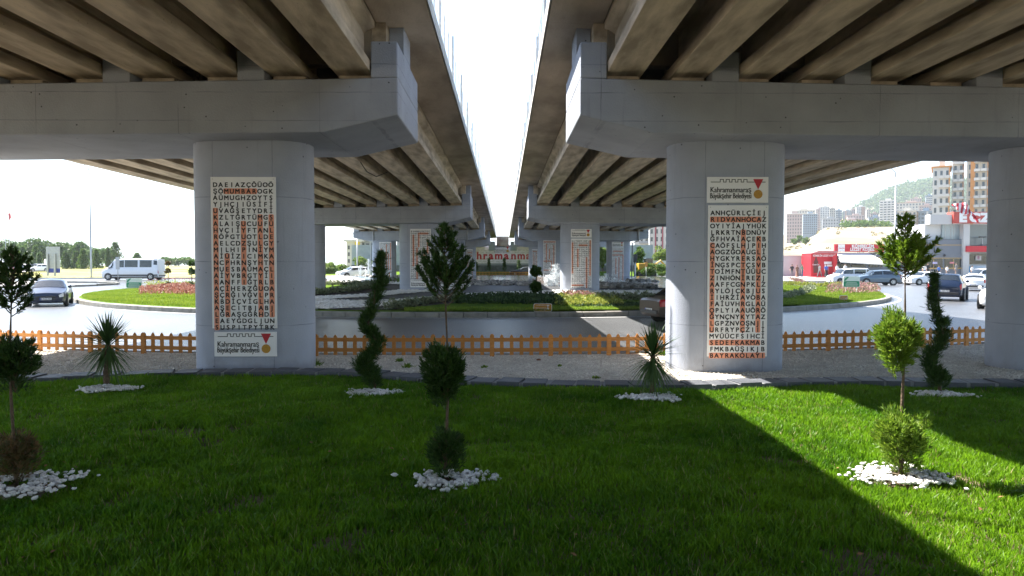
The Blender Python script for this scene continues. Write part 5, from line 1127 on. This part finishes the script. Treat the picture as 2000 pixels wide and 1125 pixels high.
# hills far left
M_hill = mat('far hill', (.22, .24, .22), .95, (.16, .2, .16), .002, .6)
V, F = [], []
for i, y in enumerate(np.linspace(4200, 6500, 8)):
    for j, x in enumerate(np.linspace(-6500, 1000, 80)):
        V.append((x, y, -30 + math.sin(math.pi * i / 7) * (230 * math.exp(-((x + 3600) / 900) ** 2) + 130 * math.exp(-((x + 2300) / 800) ** 2) + 60 + 15 * math.sin(x * .004) + 9 * math.sin(x * .013))))
tag(npmesh('hills', V, [(i * 80 + j, i * 80 + j + 1, (i + 1) * 80 + j + 1, (i + 1) * 80 + j) for i in range(7) for j in range(79)], M_hill, smooth=True), kind='structure')

# ---------------------------------------------------------------- buildings
M_win = glass('window glass', (.035, .045, .06), .15)
def wallm(n, c): return mat('render ' + n, c, .85, tuple(x * .88 for x in c), .3, .5)
W1 = wallm('white', (.50, .495, .48)); W2 = wallm('cream', (.46, .42, .36)); W3 = wallm('grey', (.27, .28, .30)); W4 = wallm('brown', (.28, .17, .12)); W5 = wallm('orange', (.55, .25, .08)); W6 = wallm('blue grey', (.18, .23, .29)); W7 = wallm('maroon', (.26, .06, .08)); W8 = wallm('pinkish', (.36, .27, .25)); Wy = wallm('yellow', (.62, .46, .08)); Mroof = wallm('roof', (.34, .15, .10))
def block(u0, u1, vt, vb, d, wall, label, floors, cols, depth=16, rz=0.0, group=None, bands=(), roofm=None, ww=.52, wh=.56, win=M_win, balc=(), name='apartment_block', side=True, balm=W1):
    a, b = P(u0, vb, d), P(u1, vt, d); w_ = b.x - a.x; cx = (a.x + b.x) / 2; z0 = min(a.z, terrain_z(cx, d)) - 2; base = a.z - z0; H = b.z - z0
    th = math.atan2(cx, d)
    if cx > 0 and th > .2: rz = -th + (random.uniform(-.12, .12) if name == 'apartment_block' else 0); w_ *= math.cos(th)
    T = thing(name, label, 'building', (cx, d, z0), rz, group)
    MB().box(-w_ / 2, w_ / 2, 0, depth, 0, H).build('wall', wall, T)
    fh = (H - base - .6) / floors; cw = w_ / cols; n = 0
    wm = MB().box(-cw * ww / 2, cw * ww / 2, -.05, .0, 0, fh * wh).mesh('window', win); fr = MB()
    tot = floors * cols
    extra = MB()
    for r in range(floors - 1, -1, -1):
        for c in range(cols):
            x = -w_ / 2 + (c + .5) * cw; z = base + fh * (r + .28)
            if n < 95:
                o = bpy.data.objects.new('window', wm); link(o, T); o.location = (x, 0, z)
            else: extra.box(x - cw * ww / 2, x + cw * ww / 2, -.05, 0, z, z + fh * wh)
            n += 1
    if extra.f: extra.build('windows', win, T)['kind'] = 'stuff'
    if side:
        sd = MB(); sgn = -1 if cx > 0 else 1; xs0 = sgn * w_ / 2
        for r in range(floors):
            for k in range(3):
                y = depth * (k + .5) / 3; z = base + fh * (r + .28); sd.box(min(xs0, xs0 + sgn * .05), max(xs0, xs0 + sgn * .05), y - .8, y + .8, z, z + fh * wh)
        o = sd.build('side_windows', win, T); o['kind'] = 'stuff'
    MB().box(-w_ / 2 - .5, w_ / 2 + .5, -.5, depth + .5, H, H + .45).build('roof', roofm or wall, T)
    MB().box(-w_ * .15, w_ * .2, depth * .3, depth * .6, H + .45, H + 2.6).build('roof_house', wall, T)
    for i, (f0, f1, m_) in enumerate(bands): MB().box(-w_ / 2 + f0 * w_, -w_ / 2 + f1 * w_, -.3, -.002, base * .5, H - .01).build('band', m_, T)
    k = 0
    for c in balc:
        for r in range(floors):
            if k >= 95: break
            k += 1; x = -w_ / 2 + (c + .5) * cw; z = base + fh * r; mb = MB(); mb.box(x - cw * .42, x + cw * .42, -1.1, -.06, z, z + .15); mb.box(x - cw * .42, x + cw * .42, -1.1, -1.02, z + .15, z + fh * .3); mb.build('balcony', balm, T)
    return T
gh = 'apartment blocks on the right hillside'
block(1536, 1567, 418, 484, 640, W8, 'grey brown block nearest the near right pier on the hillside', 10, 6, group=gh, win=glass('w2', (.1, .08, .08), .3), roofm=W1)
block(1568, 1597, 418, 458, 690, W6, 'blue grey block second from the pier on the hillside', 9, 7, group=gh, roofm=W1)
block(1545, 1592, 411, 440, 860, W2, 'wide pale block peeping over the two nearest the pier', 6, 9, group=gh)
block(1593, 1604, 408, 450, 900, W8, 'narrow pinkish block left of the tall white tower', 12, 3, group=gh)
block(1602, 1620, 404, 450, 880, W1, 'tall white tower standing highest on the skyline left of the lamp', 13, 4, group=gh)
block(1620, 1632, 407, 450, 890, W2, 'cream tower touching the tall white tower', 12, 3, group=gh)
block(1632, 1645, 411, 452, 900, W6, 'slim blue grey tower in the hillside row', 11, 3, group=gh, balc=(0, 2))
block(1646, 1662, 412, 434, 930, W3, 'dark grey tower with striped front in the hillside row', 8, 4, group=gh, bands=((.3, .45, W4),))
block(1663, 1671, 409, 436, 940, W8, 'thin pink tower in the middle of the hillside row', 9, 2, group=gh)
block(1672, 1691, 404, 437, 900, W1, 'white tower with brown bands above the grove', 11, 5, group=gh, bands=((.55, .9, W4),))
block(1692, 1700, 409, 437, 930, W2, 'thin cream tower right of the brown banded one', 9, 2, group=gh)
block(1700, 1716, 417, 437, 940, W8, 'low pinkish block between the towers and the lamp', 6, 4, group=gh)
block(1642, 1682, 430, 450, 620, W1, 'low white villa block with flat roof above the dry slope', 3, 7, group=gh, roofm=Mroof)
block(1717, 1748, 392, 436, 760, W1, 'broad white block with long balconies left of the lamp', 9, 4, group=gh, ww=.7, balc=(0, 1, 2, 3))
block(1750, 1806, 396, 420, 820, W2, 'wide cream block with stepped roof below the wooded hill', 4, 9, group=gh, roofm=Mroof)
block(1808, 1822, 382, 402, 900, W6, 'small block with blue balconies against the wooded hill', 5, 3, group=gh, ww=.8, balc=(0, 1, 2))
block(1749, 1790, 412, 470, 470, W2, 'white block with grey corner behind the sunlit cypress', 7, 5, group=gh, roofm=W1, bands=((.0, .06, W3),), balc=(1, 3))
block(1790, 1822, 413, 470, 468, W6, 'blue grey glass fronted block left of the orange tower', 7, 4, group=gh, ww=.75, bands=((.0, .08, W4), (.6, .72, W1)))
block(1606, 1638, 427, 452, 840, W3, 'low dark grey block in front of the tall white tower', 4, 6, group=gh)
block(1655, 1688, 421, 440, 830, W8, 'low pinkish block in front of the striped towers', 4, 6, group=gh)
block(1697, 1722, 424, 440, 800, W6, 'low blue grey block just above the grove', 3, 5, group=gh)
block(1778, 1800, 388, 402, 980, W8, 'pinkish block on the lower slope of the wooded hill', 3, 5, group=gh)
block(1736, 1762, 404, 424, 900, W3, 'grey block half behind the long balcony block', 5, 5, group=gh)
block(1795, 1824, 402, 424, 700, W8, 'pinkish block close left of the orange striped tower', 5, 6, group=gh, balc=(1, 3))
# tall orange tower
gt = None
block(1819, 1856, 327, 492, 223, W1, 'white wing of the tall orange striped tower', 9, 3, 14, balc=(1, 2), roofm=W5, ww=.42, name='tower_block', bands=((.93, 1.0, W5),))
block(1857, 1884, 300, 492, 222, W1, 'middle wing of the tall orange striped tower with brown edge', 11, 2, 14, balc=(0, 1), ww=.45, name='tower_block', bands=((.86, 1.0, W4),))
block(1885, 1942, 296, 492, 219, W2, 'right wing of the tall tower with orange stripes beside the outer pier', 11, 4, 14, balc=(1, 2, 3), ww=.38, name='tower_block', bands=((.14, .30, W5), (.76, .9, W5)))
# left and middle buildings
block(677, 704, 472, 530, 150, W1, 'white and yellow office block behind the left fountain', 4, 3, 14, bands=((.62, .95, Wy),), name='office_block', ww=.4)
block(704, 742, 468, 530, 152, W3, 'pale grey block right of the yellow banded office', 5, 4, 14, name='office_block', ww=.6)
block(1238, 1318, 380, 506, 190, W1, 'white apartment block with maroon stripes beside the near right pier', 8, 8, 16, bands=((.52, .55, W7), (.69, .72, W7)), balc=(1, 2), balm=W3, ww=.45)
# yellow digger + white tank
c = P(1262, 513, 100); T = thing('digger', 'yellow construction machine behind the hedge at the right', 'digger', (c.x, 100, .5)); My = mat('yellow machine paint', (.6, .32, .03), .5)
MB().box(-1.2, 1.4, -.9, .9, 1.0, 1.9).build('body', My, T, bevel=.08); MB().box(-.2, .8, -.8, .8, 1.9, 2.6).build('cab', M_glass, T, bevel=.05)
MB().tube([(1.2, 0, 1.7), (2.0, 0, 2.3), (2.8, 0, 1.4)], .14, 6).build('arm', My, T)
for yy in (-.9, .6): MB().box(-1.2, 1.3, yy, yy + .35, 0, .8).build('track', M_blackp, T, bevel=.15)
c = P(1294, 515, 104); T = thing('site_cabin', 'white site cabin with a blue door behind the hedge by the pier', 'cabin', (c.x, 104, .5))
MB().box(-1.4, 1.6, 0, 3, 0, 2.3).build('wall', W1, T); MB().box(1.0, 1.5, -.04, -.002, .3, 2.1).build('door', mat('blue door', (.05, .25, .6), .5), T)
# low wall of wide infill behind piers on right
T = thing('boundary_wall', 'pale grey wall left of the red kiosk', 'wall', (P(1540, 517, 100).x, 100, .5)); x1 = P(1574, 517, 100).x - T.location.x
MB().box(-8, x1, 0, .4, 0, 2.9).build('wall', wallm('block grey', (.5, .5, .49)), T); MB().box(-8, x1, -.1, .5, 2.9, 3.0).build('coping', W1, T)

# ---------------------------------------------------------------- shops
DS = 98.0
def sx_(u): return P(u, 517, DS).x
def sz_(v): return P(1700, v, DS).z
M_redw = mat('red cladding', (.50, .02, .03), .5, (.44, .015, .025), 1, .2)
# red kiosk
T = thing('red_kiosk', 'red kiosk with a bottle picture and white lettering', 'kiosk', (sx_(1600), 96.5, .52)); k = 96.5 / FPX; zk = lambda v: P(1700, v, 96.5).z - .52
MB().box(-26 * k, 26 * k, 0, 3, 0, zk(495)).build('wall', M_redw, T)
MB().prism([(-26 * k - .1, zk(495)), (26 * k, zk(495)), (22 * k, zk(490)), (-12 * k, zk(490))], -.3, 3.2, 'y').build('roof', mat('pale red roof', (.55, .2, .2), .6), T)
lb = MB(); put_text(lb, 'KÖMBECİM LEZZET KÖŞESİ', 0, zk(501), .35, -.012, fat=.03, width=44 * k); lb.build('lettering', M_white, T)
lb = MB(); lb.prism([(x * k * .8 - 16 * k, zk(v)) for x, v in ((-6, 533), (6, 533), (6.5, 521), (5, 516), (6, 512), (2.3, 506), (2, 502), (-2, 502), (-2.3, 506), (-6, 512), (-5, 516), (-6.5, 521))], -.012, -.004, 'y'); lb.build('bottle_picture', mat('cola brown', (.12, .03, .02), .4), T)
lb = MB(); put_text(lb, 'Coca-Cola', -16 * k, zk(518), .24, -.02, shear=.3, fat=.02); lb.box(0, 15 * k, -.012, -.004, zk(516), zk(511)); lb.box(1 * k, 16 * k, -.016, -.006, zk(520.5), zk(517)); lb.build('white_print', M_white, T)
MB().box(-26 * k, 22 * k, -1.6, -.01, 0, .12).build('step', M_redw, T)
# cafe with awning
T = thing('cafe', 'low grey cafe with a red sign board and white awning', 'shop', (sx_(1700), DS, .52)); X = lambda u: sx_(u) - T.location.x; Z = lambda v: sz_(v) - .52
M_grw = wallm('shop grey', (.17, .185, .21)); M_trim = mat('yellow trim', (.55, .36, .12), .6)
MB().box(X(1622), X(1799), .01, 9, 0, Z(493)).build('wall', M_grw, T)
MB().box(X(1627), X(1722), -.5, -.1, Z(492), Z(477)).build('sign_board', M_redw, T)
lb = MB(); put_text(lb, 'KÖMBECİM', X(1681), Z(483.6), .58, -.52, fat=.035); put_text(lb, 'LEZZET KÖŞESİ', X(1680), Z(490), .58, -.52, fat=.035, width=X(1705) - X(1658)); lb.build('lettering', M_white, T)
lb = MB(); lb.box(X(1633), X(1646), -.515, -.505, Z(491.5), Z(477.5)); lb.build('badge', M_white, T); lb = MB(); put_text(lb, 'Coca-Cola', X(1639.5), Z(486), .26, -.525, shear=.3, fat=.02, width=X(1645) - X(1634)); lb.build('badge_lettering', M_redw, T)
mb = MB(); yA, yB = -.1, -3.6; mb.add([(X(1632), yA, Z(493.2)), (X(1694), yA, Z(493.2)), (X(1710), yB, Z(516)), (X(1618), yB, Z(511)), (X(1632), yA, Z(494)), (X(1694), yA, Z(494)), (X(1710), yB, Z(518)), (X(1618), yB, Z(513))],
    [(0, 3, 2, 1), (4, 5, 6, 7), (3, 7, 6, 2), (0, 4, 7, 3), (1, 2, 6, 5)]); mb.build('awning', mat('white canvas', (.72, .70, .66), .8, amt=.2), T)
MB().tube([(X(1694), -.2, Z(505)), (X(1702), -2, Z(512)), (X(1710), -3.6, Z(517))], .05, 6).build('awning_arm', M_white, T); MB().tube([(X(1712), -.2, Z(495)), (X(1692), -1.6, Z(505))], .05, 6).build('awning_arm', M_white, T)
MB().box(X(1694), X(1799), -.06, .0, Z(504.5), Z(503)).build('trim', M_trim, T)
MB().box(X(1624), X(1640), -.05, .0, .0, Z(512)).build('door', M_glass, T)
for u0, u1 in ((1642, 1660), (1663, 1690), (1697, 1706), (1707.5, 1715), (1716.5, 1723), (1760, 1796)): MB().box(X(u0), X(u1), -.05, .0, Z(522), Z(507)).build('window', M_glass, T)
mb = MB(); mb.add([(X(1614), -2.2, 0), (X(1620), -2.2, 0), (X(1619), -2.2, 3.0), (X(1613), -2.2, 2.9), (X(1614), -2.14, 0), (X(1620), -2.14, 0), (X(1619), -2.14, 3.0), (X(1613), -2.14, 2.9)], [(0, 1, 2, 3), (7, 6, 5, 4), (0, 3, 7, 4), (1, 5, 6, 2), (3, 2, 6, 7)])
fl = thing('feather_flag', 'red upright banner flag at the corner of the awning', 'flag', tuple(T.location)); mb.build('cloth', M_redw, fl)
# restaurant
T = thing('restaurant', 'grey restaurant with yellow trim and two dark windows', 'shop', (sx_(1840), DS - .4, .52)); X = lambda u: P(u, 517, DS - .4).x - T.location.x; Z = lambda v: P(1840, v, DS - .4).z - .52
MB().box(X(1800), X(1880.5), 0, 10, 0, Z(468)).build('wall', M_grw, T)
for v in (478, 503.5): MB().box(X(1800), X(1880), -.05, -.002, Z(v + 1.1), Z(v)).build('trim', M_trim, T)
for u in (1800.5, 1803): MB().box(X(u), X(u + 1.2), -.05, -.002, 0, Z(504.8)).build('trim', M_trim, T)
for u0, u1 in ((1805, 1841), (1844, 1879)): 
    o = MB().box(X(u0), X(u1), -.04, -.002, Z(523), Z(505.5)).build('window', M_glass, T); MB().box(X((u0 + u1) / 2 - .4), X((u0 + u1) / 2 + .4), -.06, -.041, Z(523), Z(505.5)).build('frame', M_trim, o)
    MB().box(X(u0), X(u1), -.15, -.002, Z(525), Z(523.2)).build('sill', M_trim, T)
lb = MB(); lb.box(X(1821), X(1830), -.07, -.061, Z(515.5), Z(511.5)); lb.build('notice', mat('lilac notice', (.5, .45, .7), .6), T); lb = MB(); lb.box(X(1854), X(1863), -.07, -.061, Z(515), Z(511.5)); lb.build('notice', mat('pink notice', (.6, .2, .22), .6), T)
for u in (1805, 1843): MB().lathe([(0, .03), (-.15, .16), (-.32, .1)], (X(u), -.002, Z(499)), 'y', 8).build('wall_lamp', M_blackp, T)
# pharmacy
T = thing('pharmacy', 'two storey pharmacy with a red fascia and white letters', 'shop', (sx_(1880), DS - .8, .52)); X = lambda u: P(u, 517, DS - .8).x - T.location.x; Z = lambda v: P(1880, v, DS - .8).z - .52
MB().box(X(1815), X(1990), 1.2, 11, 0, Z(437)).build('wall', wallm('pale shop', (.55, .56, .56)), T)
MB().box(X(1815), X(1857.5), 0, 1.19, Z(438), Z(419)).build('white_fascia', W1, T)
MB().box(X(1858), X(1990), -.3, 1.19, Z(436), Z(414)).build('red_fascia', mat('red fascia', (.50, .07, .05), .5), T)
lb = MB()
for ch, u in (('E', 1876), ('C', 1899), ('Z', 1920), ('A', 1944), ('N', 1966)): put_text(lb, ch, X(u), Z(433), 1.6, -.32, fat=.07, sx=1.25)
lb.build('lettering', M_white, T)
MB().box(X(1881), X(1893), .0, 1.19, 0, Z(437)).build('pillar', W1, T)
MB().box(X(1894), X(1990), .9, 1.19, Z(479), Z(438)).build('upper_window', glass('grey glass', (.16, .19, .20), .2), T)
MB().box(X(1847), X(1880.7), .9, 1.19, Z(467), Z(437.5)).build('upper_window', glass('pale glass', (.3, .36, .38), .2), T)
for u in (1852, 1863, 1869): MB().box(X(u), X(u + .8), .86, .899, Z(467), Z(438)).build('mullion', W1, T)
MB().box(X(1885), X(1926.5), -.25, .89, Z(492), Z(480.5)).build('red_band', M_redw, T)
MB().box(X(1927), X(1945), -.3, .89, Z(493), Z(477)).build('white_box_sign', W1, T)
lb = MB(); put_text(lb, 'E', X(1931.5), Z(488), .95, -.31, fat=.04); put_text(lb, 'E', X(1919), Z(506), .62, .85, fat=.04); lb.build('lettering', mat('maroon print', (.25, .02, .1), .5), T)
MB().box(X(1899), X(1990), 1.0, 1.19, Z(516), Z(496)).build('shop_window', M_glass, T); MB().box(X(1913.5), X(1924.5), .86, .95, Z(508.5), Z(499)).build('hanging_sign', W1, T)
MB().box(X(1891), X(1903), .9, 1.19, Z(538), Z(520)).build('poster', mat('blue poster', (.05, .3, .55), .5), T); MB().box(X(1907), X(1935), .9, 1.19, Z(535), Z(519.5)).build('poster', mat('mixed poster', (.3, .4, .5), .5, (.6, .6, .6), 1.2, .9), T)
MB().box(X(1913), X(1925), -.1, .3, Z(464), Z(461.8)).build('floodlight', M_blackp, T); MB().box(X(1918.4), X(1919.4), .1, .2, Z(478), Z(464)).build('floodlight_post', M_metal, T)
# cloth caught on a wire
M_rcl = mat('red cloth', (.6, .03, .05), .7, amt=.1); M_wcl = mat('white cloth', (.7, .7, .72), .8, amt=.1); D = 88
T = thing('torn_flag', 'torn red and white striped cloth hanging from a wire before the pharmacy', 'flag', tuple(P(1885, 400, D))); o0 = T.location.copy()
A_ = [(1857, 400), (1866, 397), (1880, 396), (1888, 395), (1893, 408), (1900, 416), (1908, 424), (1912, 432)]; B_ = [(1862, 403), (1872, 412), (1882, 420), (1895, 417), (1897, 421), (1902, 425), (1906, 431), (1909, 437)]
mb = MB(); A2 = resample(A_, 29); B2 = resample(B_, 29); V = []
for i in range(29):
    for j in range(7):
        u, v = A2[i] + (B2[i] - A2[i]) * j / 6; V.append(tuple(P(u, v, D + .25 * math.sin(i * .9) + .12 * math.sin(j * 1.3 + i)) - o0))
for i in range(28):
    for j in range(6): mb.add([V[i * 7 + j], V[i * 7 + j + 1], V[(i + 1) * 7 + j + 1], V[(i + 1) * 7 + j]], [(0, 1, 2, 3)], (i // 2) % 2 if i < 22 else 0)
mb.build('cloth', [M_rcl, M_wcl], T)
tag(MB().tube([P(1745 + 235 * i / 20, 380 + 6 * math.sin(i / 20 * 3.14), D) for i in range(21)], .02, 4).build('overhead_wire', M_metal), 'thin overhead wire above the shops holding the torn cloth', 'wire')

# ---------------------------------------------------------------- air
hm = bpy.data.materials.new('air'); hm.use_nodes = True; hn = hm.node_tree; hn.nodes.clear()
pv = hn.nodes.new('ShaderNodeVolumePrincipled'); pv.inputs['Color'].default_value = (.80, .90, 1, 1); pv.inputs['Density'].default_value = .00016; pv.inputs['Anisotropy'].default_value = .3
ho = hn.nodes.new('ShaderNodeOutputMaterial'); hn.links.new(pv.outputs[0], ho.inputs['Volume'])
tag(MB().box(-9700, 9700, -75, 9200, -80, 330).build('haze', hm), kind='stuff')
